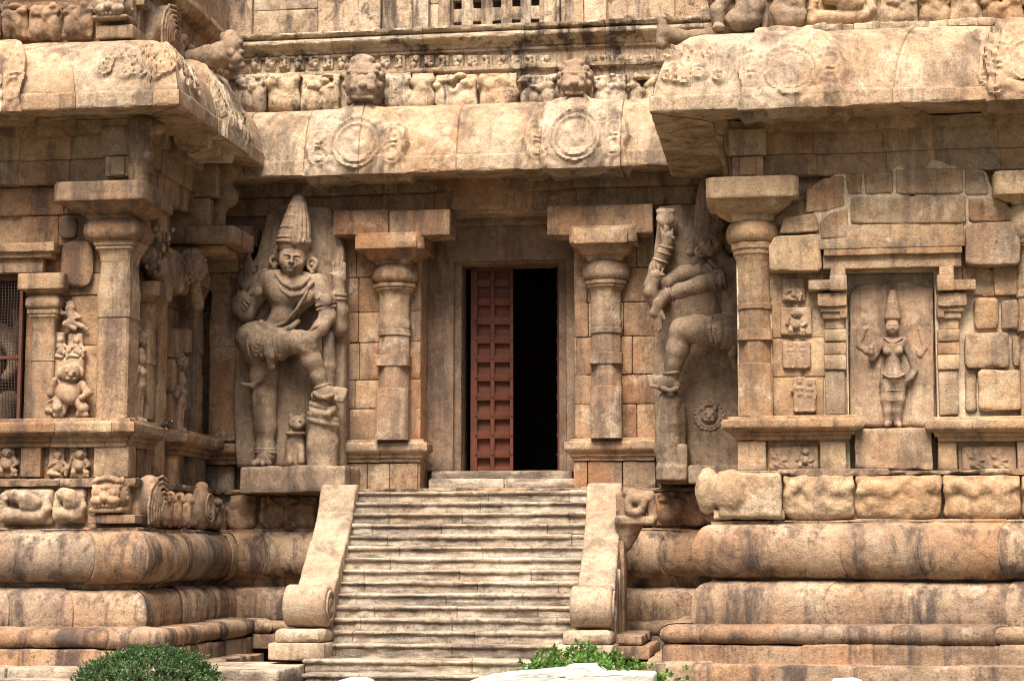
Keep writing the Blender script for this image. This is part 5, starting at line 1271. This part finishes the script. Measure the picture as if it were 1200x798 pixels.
# upper friezes: bulging chests between the lions
yu = 28.0
for i, (a, b, k) in enumerate(((275, 312, 'pair'), (313, 351, 'swag'), (352, 398, 'pair'), (449, 481, 'swag'), (482, 508, 'swag'), (509, 560, 'pair'), (561, 606, 'swag'), (607, 655, 'pair'), (694, 735, 'pair'), (736, 774, 'pair'), (775, 815, 'swag'))):
    fz(upper, 'frieze_animal', k, a, b, 85, 133, yu, .26, M['upper'], i+2)
den = None
for i, px in enumerate(list(range(300, 410, 17))+list(range(452, 655, 17))+list(range(692, 775, 17))):
    k = i % 3; key = ('den', k)
    pos = at(px, 83, 28.06)
    if key not in BC:
        g2 = np.random.default_rng(k+50); p = [('b', (0, .0, .12), (.085, .04, .12), .02, .01)]
        for _ in range(7): p.append(('e', (g2.uniform(-.06, .06), -.06, g2.uniform(.03, .21)), (g2.uniform(.02, .045), .035, g2.uniform(.02, .05)), .012))
        V, Q = sculpt(p, .011, .008); o = mk('carved_square', V, Q, M['upper'], None, ang=180); BC[key] = o; o.parent = upper
    else: o = BC[key].copy(); COL.objects.link(o); o.parent = upper
    o.location = [float(v) for v in pos-wloc(upper)]
for i, (a, b, k) in enumerate(((-40, 0, 'pair'), (1, 32, 'pair'), (33, 72, 'pair'), (73, 108, 'pair'))): fz(left, 'frieze_animal', k, a, b, 2, 47, YF-.12, .24, M['wing'], i)
fz(left, 'carved_head', 'face', 109, 156, -8, 30, YF-.2, .3, MR, 3); mb = MB(); mb.add(*boxp(112, 30, 155, 44, YF-.42, .5, r=.02)); mb.build('corner_block', M['wing'], left)
put_beast(left, 'carved_head', 'flame', .6, .55, .3, (XL+.12, 24.5, zl(8.36)), MR, 90, 2)
for k in range(4): put_beast(left, 'frieze_animal', 'pair', .62, .5, .22, (XL+.1, 25.3+.68*k, zl(8.34)), M['wing'], 90, 5)
for i, (a, b, k) in enumerate(((908, 944, 'swag'), (945, 1030, 'makara'), (1032, 1075, 'pair'), (1076, 1112, 'pair'), (1114, 1150, 'pair'), (1152, 1200, 'pair'), (1202, 1240, 'swag'))): fz(right, 'frieze_animal', k, a, b, -12, 33, YF-.12, .24, M['wingr'], i+2)

# ------------------------------------------------------------------ lions on the cornices
GLN = 'lions on the cornices'
def lion_front(F, x, yb_, w, hgt, label):
    t = thing('lion_statue', F.P(x, yb_), label, 'lion', GLN); u = hgt
    p = [F.e((x, yb_-u*.48, 10), (w*.44, u*.46, 16), 4), F.e((x-1, yb_-u*.36, 24), (w*.34, u*.26, 10), 4), F.e((x, yb_-u*.86, 8), (w*.30, u*.17, 12), 3), F.c((x+w*.3, yb_-u*.1, 0), 8, (x+w*.35, yb_-u*.6, 0), 9, 5), F.b((x, yb_-u*.06, 6), (w*.34, u*.08, 14), 3, 3)]
    hd = [F.e((x+s*w*.18, yb_-u*.56, 26), (5, 4.5, 4), 1) for s in (-1, 1)]+[F.t((x+s*w*.18, yb_-u*.56, 26), (0, 1, 0), 5.5, 1.5, .6) for s in (-1, 1)]+[F.c((x+s*w*.06, yb_-u*.66, 27), 3, (x+s*w*.33, yb_-u*.68, 21), 2.5, 1) for s in (-1, 1)]
    hd += [F.e((x, yb_-u*.42, 34), (5, 4, 4), 1.5), F.c((x-w*.24, yb_-u*.24, 28), 2.2, (x+w*.24, yb_-u*.24, 28), 2.2, 1), F.c((x-w*.22, yb_-u*.16, 28), 2.6, (x+w*.22, yb_-u*.16, 28), 2.6, 1)]
    hd += [F.e((x+s*w*.2, yb_-u*.36, 31), (5, 4, 4), 1.5) for s in (-1, 1)]
    for k in range(9):
        a = R_(200-220*k/8*1.0); hd.append(F.e((x+w*.42*math.cos(a), yb_-u*.55-u*.40*math.sin(a), 14), (4.5, 4.5, 5), 1.5))
    b = carve('body', p+hd, M['statue'], t, .013, .012)
    return t
F = Fig(27.75, 425, 100); lion_front(F, 425, 124, 50, 58, 'large open mouthed lion bust above the left medallion of the entrance cornice')
F = Fig(27.75, 673, 100); lion_front(F, 673, 117, 40, 46, 'smaller weathered lion head above the cracked right medallion')
F = Fig(25.5, 262, 70)
t = thing('lion_statue', F.P(262, 84), 'grey lion head jutting sideways over the left wing eave', 'lion', GLN)
p = F.chain([(222, 70, -10, 11), (244, 68, 0, 13), (262, 64, 6, 15)], 5)+[F.e((273, 54, 8), (12, 17, 13), 4), F.e((277, 70, 10), (9, 8, 10), 3), F.e((281, 50, 14), (3, 3, 3), 1), F.e((283, 62, 12), (4, 4, 5), 1), F.c((272, 78, 10), 4, (284, 77, 10), 4, 2), F.e((270, 40, 6), (7, 5, 7), 2), F.e((266, 52, 17), (4, 6, 3), 1.5), F.e((271, 62, 19), (4, 5, 3), 1.5), F.e((262, 44, 14), (4, 6, 3), 1.5)]
carve('body', p, M['statue'], t, .013, .014)
F = Fig(23.95, 870, 20)
t = thing('lion_statue', F.P(868, 38), 'broken seated lion at the top of the right wing eave', 'lion', GLN)
p = F.chain([(872, 28, 10, 14), (880, 5, 8, 17), (878, -20, 4, 15)], 6)+F.chain([(842, 34, 14, 6), (840, 14, 16, 8), (850, -2, 14, 9)], 4)+[F.e((872, 22, 16), (22, 15, 14), 4), F.e((878, 8, 22), (17, 12, 9), 4), F.e((842, 33, 20), (8, 5, 8), 3), F.e((876, -32, 14), (18, 18, 16), 4), F.c((896, 34, 8), 4, (897, 8, 6), 4, 2)]
carve('body', p, M['statue'], t, .014, .018)
F = Fig(24.4, 795, 40)
t = thing('water_spout', F.P(800, 52), 'horn shaped stone spout at the left end of the right wing eave', 'spout')
p = F.chain([(840, 42, -6, 11), (815, 45, 0, 9), (795, 44, 4, 9), (780, 40, 8, 9)], 4)+[F.c((776, 28, 8), 6, (776, 52, 8), 7, 4), F.e((774, 24, 8), (5, 6, 6), 2)]
carve('body', p, M['statue'], t, .013, .012)

# ------------------------------------------------------------------ figure behind the grille
F = Fig(YF+.75, 0, 420)
t = thing('niche_statue', F.P(-10, 505), 'pale statue partly seen behind the metal grille', 'statue')
p = F.chain([(-16, 500, 6, 16), (-16, 450, 6, 16), (-16, 420, 8, 18), (-16, 390, 8, 20), (-16, 362, 8, 8)], 6)+[F.e((-16, 345, 12), (13, 16, 13), 3), F.c((-16, 335, 8), 13, (-16, 305, 8), 7, 3)]+F.chain([(0, 392, 8, 8), (14, 410, 10, 7), (16, 430, 14, 6), (8, 442, 18, 6)], 3)+F.chain([(4, 386, 4, 7), (20, 398, 4, 6), (22, 380, 6, 6), (20, 366, 8, 6)], 3)+F.chain([(-2, 490, 14, 12), (10, 470, 20, 11), (4, 500, 22, 9)], 4)
carve('body', p, M['statue'], t, .014, .006)

# ------------------------------------------------------------------ bird on the ledge
F = Fig(25.1, 193, 497); M['bird'] = flat('dark_feathers', (.03, .027, .028), .55, .5, 20); M['beak'] = flat('yellow_beak', (.42, .27, .05), .5, .2, 20)
t = thing('bird', F.P(193, 502), 'small dark bird perched on the left wing ledge', 'bird')
carve('body', [F.c((191, 498.5, 0), 2.3, (196, 495.5, 0), 2.3, 1.5), F.e((199, 493, 0), (2.0, 1.9, 1.9), 1), F.c((190, 499, 0), 1.5, (184.5, 502, 0), .9, 1), F.c((190, 499, 1.6), 1.3, (195, 497, 1.8), 1.7, .5)], M['bird'], t, .006, .001)
carve('beak', [F.c((200.5, 493.2, 0), .8, (203, 493.8, 0), .3, .2)], M['beak'], t, .003, 0)
for dx in (0, 2.2): carve('leg', [F.c((193+dx, 499, 0), .4, (193.3+dx, 502.5, 0), .35, .1), F.c((193.3+dx, 502.5, 0), .35, (195+dx, 503, .5), .3, .1)], M['beak'], t, .003, 0)

# ------------------------------------------------------------------ shrubs and the white rock
def leafmat(name, c0, c1):
    t = NT(name); r = t.attr()
    t.l(t.ramp(r, [(0, c0), (.55, c1), (.93, tuple(v*1.6 for v in c1)), (1, (.16, .15, .05))]), t.b.inputs['Base Color']); t.b.inputs['Roughness'].default_value = .45; t.b.inputs['Specular IOR Level'].default_value = .4
    tr = t.n.new('ShaderNodeBsdfTranslucent'); t.l(t.ramp(r, [(0, c1), (1, tuple(v*1.6 for v in c1))]), tr.inputs[0]); mx = t.n.new('ShaderNodeMixShader'); mx.inputs[0].default_value = .25
    t.l(t.b.outputs[0], mx.inputs[1]); t.l(tr.outputs[0], mx.inputs[2]); t.l(mx.outputs[0], t.out.inputs[0]); return t.m
def shrub(cx, cy, rx, ry, h, n, mat, label, seed, leaf=.035, loose=.05, lumpy=.24):
    g = np.random.default_rng(seed)
    t = thing('shrub', (cx, cy, -.05), label, 'shrub', 'shrubs at the foot of the temple')
    # twigs
    mb = MB()
    sprig = []
    ns = n//9
    for i in range(ns):
        th = g.uniform(0, 2*np.pi); u = math.sqrt(g.uniform(.02, 1)); el = math.acos(g.uniform(0, 1))
        d = np.array([math.cos(th)*math.sin(el)*rx, math.sin(th)*math.sin(el)*ry, math.cos(el)*h])
        rr = g.uniform(.72, 1.0)**.6+g.normal()*loose
        lump = 1+lumpy*float(vnoise(np.array([[math.cos(th)*2.2+seed, math.sin(th)*2.2, el*1.8]]), 1.3, seed)[0])
        sprig.append((d*rr*lump, d/np.linalg.norm(d)))
    V = []; Q = []; R = []
    for p, d in sprig:
        up = d*.6+np.array([0, 0, .8])+g.normal(size=3)*.25; up /= np.linalg.norm(up); a0 = g.uniform(0, 6.28); tone = np.clip(g.normal(.42, .2), 0, 1)
        s1 = np.cross(up, [1, .3, .1]); s1 /= np.linalg.norm(s1); s2 = np.cross(up, s1)
        for k in range(9):
            a = a0+k*2.4; out = (s1*math.cos(a)+s2*math.sin(a))*(.9-.05*k)+up*(.25+.09*k)+g.normal(size=3)*.15; out /= np.linalg.norm(out)
            side = np.cross(out, up+g.normal(size=3)*.3); side /= np.linalg.norm(side)+1e-9; nn = np.cross(side, out)
            l = leaf*g.uniform(.7, 1.25); w = l*.30; b = p+up*(k*.006)
            i0 = len(V); V += [b, b+out*l*.45+side*w+nn*l*.06, b+out*l-nn*l*.10, b+out*l*.45-side*w+nn*l*.06]; Q.append((i0, i0+1, i0+2, i0+3)); R.append(np.clip(tone+.02*k+g.normal()*.1, 0, 1))
    V = np.array(V)+np.array([cx, cy, -.05]); mk('foliage', V, np.array(Q), mat, t, rnd=np.array(R), ang=180)
    st = []
    for i in range(14):
        a = g.uniform(0, 6.28); q = g.uniform(.3, .75); e = np.array([cx+rx*q*math.cos(a), cy+ry*q*math.sin(a), h*g.uniform(.5, .75)]); st.append(('c', (cx+.1*math.cos(a), cy+.1*math.sin(a), -.05), e, .018, .007, .01))
    carve('stem', st, flat('twig_bark_'+str(seed), (.09, .06, .04), .9), t, .012, 0)
    # dark inner mass of older leaves, also real leaves
    return t
M['leaf1'] = leafmat('dark_box_leaf', (.015, .035, .014), (.05, .105, .033)); M['leaf2'] = leafmat('fresh_green_leaf', (.03, .065, .014), (.085, .18, .035))
a, b = at(80, 790, 21.6), at(250, 790, 21.6); shrub((a[0]+b[0])/2, 21.9, (b[0]-a[0])/2, .75, float(at(165, 762, 21.7)[2])+.05, 26000, M['leaf1'], 'dark green clipped shrub at the lower left', 5, .032, .03, .12)
a, b = at(590, 790, 21.4), at(768, 790, 21.4); shrub((a[0]+b[0])/2, 21.7, (b[0]-a[0])/2*1.0, .7, float(at(690, 767, 21.5)[2])+.05, 9000, M['leaf2'], 'bright green leafy shrub at the foot of the right balustrade', 6, .055, .10)
def rock(x0, x1, ytop, Y, dep, label, tops, tilt=0):
    F = Fig(Y, (x0+x1)/2, 790)
    t = thing('white_rock', (float(at((x0+x1)/2, 790, Y)[0]), Y, -.05), label, 'rock', 'white painted rocks'); p = []
    for (x, y, r) in tops:
        q = F.P(x, y, 0); p.append(('e', (q[0], Y+dep*.5, q[2]-r*F.m*.55-.0), (r*F.m*1.5, dep*.5, r*F.m), .12)); p.append(('b', (q[0], Y+dep*.5, (q[2]-.25)/2-.1), (r*F.m*1.3, dep*.42, max(.1, (q[2]-.15)/2+.1)), .08, .12))
    carve('stone', p, M['white'], t, .02, .05, 5.0)
def flatrock(poly, Y, dep, label):
    xs = [p[0] for p in poly]; t = thing('white_rock', (float(at(sum(xs)/len(xs), 795, Y)[0]), Y, -.05), label, 'rock', 'white painted rocks')
    mb = MB(); mb.add(*polyblock(poly, Y, Y, Y+dep, r=.05, amp=.05)); mb.add(*[(lambda V, Q: (V*np.array([1, -1, 1])+np.array([0, 2*Y+2*dep-.01, 0]), Q[:, ::-1]))(*polyblock(poly, Y, Y+.01, Y+dep, r=.05, amp=.05))][0]); mb.build('stone', M['white'], t)
flatrock([(528, 822), (546, 799), (572, 792), (604, 788), (632, 787), (652, 785), (668, 780), (692, 780), (700, 785), (706, 789), (740, 790), (765, 790), (766, 822)], 20.6, .35, 'whitewashed rock in front of the bright green shrub')
flatrock([(968, 815), (978, 798.5), (1000, 797), (1012, 800), (1016, 815)], 20.6, .3, 'sliver of white rock at the bottom edge below the right wing')
flatrock([(386, 815), (396, 797), (416, 796.5), (426, 800), (432, 815)], 20.6, .3, 'sliver of white rock at the bottom edge below the stairs')
# ================================================================== STAIRCASE
stairs = thing('staircase', (float(at(525, 700, 25.5)[0]), 25.5, 0), 'worn stone staircase of sixteen steps rising to the red door', 'staircase')
YT, YB = 27.0, 24.45
rows = [575, 589, 600, 611, 623, 636, 649, 664, 678, 693, 708, 723, 738, 754]
nst = len(rows)
zs_ = [2.52-(2.52-.44)*i/(nst-1) for i in range(nst)]
def step_prof(z, dz, tread):
    return [(-.02, z-dz-.05), (-.012, z-dz+.03), (-.02, z-dz*.55), (-.024, z-.058), (.012, z-.05), (.024, z-.035), (.024, z-.014), (.012, z-.002), (-.1, z+.003), (-tread-.1, z+.006)]
def mkstep(x0, x1, Y, z, dz, tread, ends=False):
    p = [(x0, Y), (x1, Y)]; sg = [0]
    if ends: p = [(x0, Y+1.2), (x0, Y), (x1, Y), (x1, Y+1.2)]; sg = [0, 1, 2]
    def rough(si, P, pf):
        m = ((pf[:, 1] < z-.05) & (pf[:, 1] > z-dz-.01))
        g = .024*fbm(P, 7, 4, int(z*977)); g2 = .012*vnoise(P*np.array([1, 1, .3]), 2.0, int(z*31))
        return g*m[None]+g2
    return sweep(p, step_prof(z, dz, tread), sg, ds=.035, dv=.022, joint=(.9, 1.7), amp=.01, nsc=6, wear=.03, gw=.012, gdep=.014, relief=rough, boff=.008).build('step', M['step'], stairs)
tr = (YT-YB)/(nst-1)
for i, z in enumerate(zs_):
    Y = YT-tr*i
    xl = float(at(424+(378-424)*i/(nst-1), 650, Y)[0])-.12; xr = float(at(690+(672-690)*i/(nst-1), 650, Y)[0])+.12
    mkstep(xl, xr, Y, z, .165, tr+.15 if i else 1.6)
mkstep(float(at(356, 773, 23.9)[0]), float(at(700, 773, 23.9)[0]), 23.95, .26, .16, .9, True)
mkstep(float(at(354, 787, 23.5)[0]), float(at(700, 787, 23.5)[0]), 23.6, .10, .16, .6, True)

# ================================================================== BALUSTRADES
def outline_extrude(pts, x0, x1, ds=.06, amp=.008, r=.03, mb=None):
    """closed outline in (y,z), extruded along x with softened rims"""
    pts = np.array(subdiv(pts+[pts[0]], ds))[:-1]; n = len(pts)
    t = np.roll(pts, -1, 0)-np.roll(pts, 1, 0); t /= np.linalg.norm(t, axis=1)[:, None]+1e-9
    nr = np.stack([t[:, 1], -t[:, 0]], 1)
    if np.sum(pts[:, 0]*np.roll(pts[:, 1], -1)-np.roll(pts[:, 0], -1)*pts[:, 1]) < 0: nr = -nr
    xs = [(x0, r), (x0+r*.3, r*.3), (x0+r, 0)]+[(x, 0) for x in np.linspace(x0+r, x1-r, 8)[1:-1]]+[(x1-r, 0), (x1-r*.3, r*.3), (x1, r)]
    P = np.zeros((len(xs), n, 3)); sd = nseed()
    for i, (x, ins) in enumerate(xs): P[i, :, 0] = x; P[i, :, 1:] = pts-nr*ins
    d = fbm(P, 4, 3, sd)*amp-np.clip(fbm(P, 6, 2, sd+4), 0, 1)*.02*np.array([1 if ins > 0 else .15 for _, ins in xs])[:, None]
    P[..., 1:] += nr[None]*d[..., None]
    P[0, :, 0] += fbm(P[0], 5, 2, sd)*amp; P[-1, :, 0] += fbm(P[-1], 5, 2, sd+2)*amp
    ids = np.arange(len(xs)*n).reshape(len(xs), n); nx = np.roll(ids, -1, 1)
    Q = np.stack([ids[:-1], ids[1:], nx[1:], nx[:-1]], -1).reshape(-1, 4)
    return P.reshape(-1, 3), Q, ids, pts
def cap_poly(V, ids, flip):
    return V
def balustrade(xb0, xb1, xt0, xt1, label):
    cx = (xb0+xb1)/2; w = (xb1-xb0)/2
    t = thing('balustrade', (cx, 24.6, 0), label, 'balustrade', 'stair balustrades')
    def ext(name, pts, x0, x1, mat=M['rail'], shear=0, **k):
        V, Q, ids, p2 = outline_extrude(pts, x0, x1, **k)
        V = V.copy(); V[:, 0] += ((xt0+xt1)/2-cx)*np.clip((V[:, 1]-24.6)/2.6, 0, 1)*shear
        # side caps: fan quads around a midline are avoided by using an n-gon fan
        n = ids.shape[1]; T = []
        c0 = V[ids[0]].mean(0); c1 = V[ids[-1]].mean(0); V = np.concatenate([V, [c0, c1]])
        for i in range(n):
            j = (i+1) % n
            T.append((ids[0][i], ids[0][j], len(V)-2)); T.append((ids[-1][j], ids[-1][i], len(V)-1))
        # make the winding outward
        return mk(name, V, Q, mat, t, T=np.array(T), ang=50)
    # rail: sloping slab in stones, each a little different
    y0, z0, y1, z1 = 24.62, 1.02, 27.02, 2.60
    segs = [0, .26, .56, .80, 1.0]
    rail = MB()
    L = []
    for a, b in zip(segs[:-1], segs[1:]):
        ya, za, yb, zb = y0+(y1-y0)*a, z0+(z1-z0)*a, y0+(y1-y0)*b, z0+(z1-z0)*b
        ga = .006
        bow = lambda s: .10*math.sin(s*math.pi)*-1
        pts = [(ya+ga, za+bow(a)-.0), ((ya+yb)/2, (za+zb)/2+bow((a+b)/2)), (yb-ga, zb+bow(b)), (yb-ga, zb+bow(b)-.55), (ya+ga, za+bow(a)-.55)]
        if b == 1.0: pts = [(ya+ga, za+bow(a)), (yb-.25, zb-.08), (yb-.1, zb+.02), (yb+.12, zb+.03), (yb+.12, zb-.6), (ya+ga, za+bow(a)-.55)]
        e = random.uniform(-.008, .008)
        o = ext('rail' if not L else 'rail', pts, cx-w+.01+e, cx+w-.01+e, shear=1)
        L.append(o)
    # scroll at the foot
    c = (24.42, .93); R = .285
    pts = [(c[0]+R*math.cos(R_(a)), c[1]+R*.98*math.sin(R_(a))) for a in range(0, 360, 12)]
    ext('scroll', pts, cx-w-.015, cx+w+.015, ds=.09, r=.045)
    V, Q = sculpt([('t', (cx+w+.02, c[0], c[1]), (1, 0, 0), .19, .022, .01), ('t', (cx+w+.02, c[0], c[1]), (1, 0, 0), .08, .022, .01)], .012, .003)
    mk('scroll_ring', V, Q, M['rail'], L[0], ang=180)
    # cheek wall below the rail
    ext('cheek', [(24.55, .2), (27.5, .2), (27.5, 2.15), (27.1, 2.12), (24.6, .70)], cx-w+.06, cx+w-.05, shear=1, r=.01)
    b = MB(); b.add(*boxw(cx-w-.16, cx+w+.05, 24.02, 24.9, .24, .46, r=.03)); b.add(*boxw(cx-w-.10, cx+w+.02, 24.08, 24.9, .455, .64, r=.06, amp=.012))
    b.build('base', M['rail'], t)
    return t, cx, w
b0 = balustrade(float(at(332, 740, 24.2)[0]), float(at(380, 740, 24.2)[0]), float(at(378, 600, 27)[0]), float(at(416, 600, 27)[0]), 'left stone balustrade of the stairs, ending in a stained round scroll')
bt, bcx, bw = balustrade(float(at(669, 740, 24.2)[0]), float(at(716, 740, 24.2)[0]), float(at(690, 600, 27)[0]), float(at(728, 600, 27)[0]), 'right stone balustrade of the stairs, with a fluted side and bracket behind the green shrub')
# fluted side and the bracket of the right balustrade
mb = MB(); xs = bcx+bw-.04
for i in range(5): mb.add(*boxw(xs-.02, xs+.03+.02*(i % 2), 24.95+.17*i, 25.1+.17*i, .45, 1.05+.12*i, r=.02))
mb.add(*boxw(xs-.02, xs+.07, 25.85, 26.25, .45, 1.8, r=.03)); mb.add(*boxw(xs-.05, xs+.5, 24.7, 26.6, .25, .42, r=.03)); mb.add(*boxw(xs-.05, xs+.4, 24.75, 26.5, .42, .56, r=.05))
mb.build('fluted_side', M['base'], bt)
p = [('b', (xs+.14, 26.2, 2.30), (.2, .2, .17), .05, .02), ('c', (xs+.1, 26.0, 2.46), (xs+.42, 26.02, 2.42), .07, .06, .04), ('c', (xs+.40, 26.05, 2.40), (xs+.46, 26.1, 2.12), .08, .07, .04), ('b', (xs+.2, 26.2, 2.07), (.28, .25, .06), .04, .03), ('c', (xs+.1, 26.2, 2.0), (xs+.05, 26.2, 1.75), .2, .1, .05)]
p += [('t', (xs+.22, 25.96, 2.28), (0, 1, 0), .10, .06, .05), ('e', (xs+.3, 25.98, 2.36), (.12, .08, .06), .04)]
carve('bracket', p, M['base'], bt, .014, .016)


# ================================================================== GROUND
def sheet(name, x0, x1, y0, y1, z, mat, n=(40, 40), amp=.0):
    gx, gy = np.meshgrid(np.linspace(x0, x1, n[0]), np.linspace(y0, y1, n[1]), indexing='ij')
    V = np.stack([gx, gy, np.full_like(gx, z)], -1).reshape(-1, 3); V[:, 2] += fbm(V, .6, 3, 3)*amp
    ids = np.arange(n[0]*n[1]).reshape(n)
    Q = np.stack([ids[:-1, :-1], ids[1:, :-1], ids[1:, 1:], ids[:-1, 1:]], -1).reshape(-1, 4)
    return tag(mk(name, V, Q, mat), kind='structure')
M['ground'] = stone('dark_lawn_soil', (.05, .05, .03), (.075, .07, .042), (.11, .095, .06), orange=.2, grime=.15, lime=.2, bumpd=.02)
sheet('ground', -150, 150, -150, 60, -.06, M['ground'], (120, 90), .02)
pv = MB()
xa_, xb_ = XL-3, float(at(352, 780, 23.7)[0])-.02
for a, b in ((xa_, XL-1.0), (XL-.99, XL+.1), (XL+.11, XL+.62), (XL+.63, xb_)):
    pv.add(*boxw(a, b-.008, 22.75, 24.6, -.05, .19, r=.03, amp=.012, step=.08)); pv.add(*boxw(a, b-.008, 22.45, 22.74, -.05, .07, r=.03, amp=.012, step=.08))
xc_ = float(at(702, 780, 23.7)[0])
for a, b in ((xc_, xc_+.9), (xc_+.91, XR+.3)):
    pv.add(*boxw(a, b-.008, 22.95, 26.5, -.05, .17, r=.03, amp=.012, step=.1))
tag(pv.build('pavement', M['step']), kind='structure')

# ================================================================== GRILLE + figure in the left niche
gr = thing('metal_grille', (float(at(10, 500, YF)[0]), YF+.1, 3.4), 'rust red metal grille closing the niche at the left edge', 'grille')
mb = MB(); gz = [zat(10, y, YF) for y in (505, 418, 326)]; gxa, gxb = float(at(-66, 420, YF)[0]), float(at(22, 420, YF)[0])
mb.add(*boxw(gxb-.045, gxb, YF+.08, YF+.14, gz[0], gz[2], r=.008, amp=0)); mb.add(*boxw(gxa, gxa+.045, YF+.08, YF+.14, gz[0], gz[2], r=.008, amp=0))
for z in gz: mb.add(*boxw(gxa+.046, gxb-.046, YF+.085, YF+.135, z-.025, z+.022, r=.008, amp=0))
mb.add(*boxw(gxb-.2, gxb-.1, YF+.06, YF+.085, gz[1]-.03, gz[1]+.03, r=.01, amp=0))
mb.build('frame', M['iron'], gr)
mb = MB(); x = gxa+.06
while x < gxb-.05:
    mb.add(*rblock((x, YF+.11, (gz[0]+gz[2])/2), (.0045, .0045, (gz[2]-gz[0])/2), r=.002, amp=0, step=2), .5); x += .042
z = gz[0]+.05
while z < gz[2]-.03:
    mb.add(*rblock(((gxa+gxb)/2, YF+.119, z), ((gxb-gxa)/2-.04, .0045, .0045), r=.002, amp=0, step=2), .5); z += .042
mb.build('wire_mesh', M['mesh'], gr)

# ================================================================== LIGHT, SKY, CAMERA
W = D.worlds.new('World'); SC.world = W; W.use_nodes = True; nt = W.node_tree; nt.nodes.clear()
SUN_EL, SUN_AZ = 58, -6        # azimuth of the sun from the viewer's back, positive to the right
sk = nt.nodes.new('ShaderNodeTexSky'); sk.sky_type = 'NISHITA'; sk.sun_disc = False
sk.sun_elevation = R_(SUN_EL); sk.sun_rotation = R_(180-SUN_AZ); sk.dust_density = 4; sk.air_density = 1.0; sk.ozone_density = .6
bg = nt.nodes.new('ShaderNodeBackground'); bg.inputs[1].default_value = .05; ow = nt.nodes.new('ShaderNodeOutputWorld')
nt.links.new(sk.outputs[0], bg.inputs[0]); nt.links.new(bg.outputs[0], ow.inputs[0])
sl = D.lights.new('sun', 'SUN'); sl.energy = 3.4; sl.angle = R_(38); sl.color = (1, .94, .84)
so = D.objects.new('sun', sl); COL.objects.link(so)
el, az = R_(SUN_EL), R_(SUN_AZ)
to = Vector((math.sin(az)*math.cos(el), -math.cos(az)*math.cos(el), math.sin(el)))     # towards the sun
so.rotation_euler = to.to_track_quat('Z', 'Y').to_euler(); so.location = (0, 0, 30)
cam = D.cameras.new('camera'); co = D.objects.new('camera', cam); COL.objects.link(co)
cam.sensor_fit = 'HORIZONTAL'; cam.sensor_width = 36; cam.lens = FP/1200*36; cam.clip_end = 1000; cam.clip_start = .1
mt4 = Matrix(((CR[0], CU[0], -CF[0], 0), (CR[1], CU[1], -CF[1], 0), (CR[2], CU[2], -CF[2], CZ), (0, 0, 0, 1)))
co.matrix_world = mt4
SC.camera = co
vs = SC.view_settings; vs.view_transform = 'Standard'; vs.look = 'None'; vs.gamma = 1; vs.exposure = 1.66; vs.use_curve_mapping = False
vs.use_white_balance = True; vs.white_balance_temperature = 6900; vs.white_balance_tint = 12
SC.cycles.filter_width = 1.1; SC.cycles.max_bounces = 6; SC.cycles.diffuse_bounces = 3; SC.cycles.use_denoising = True
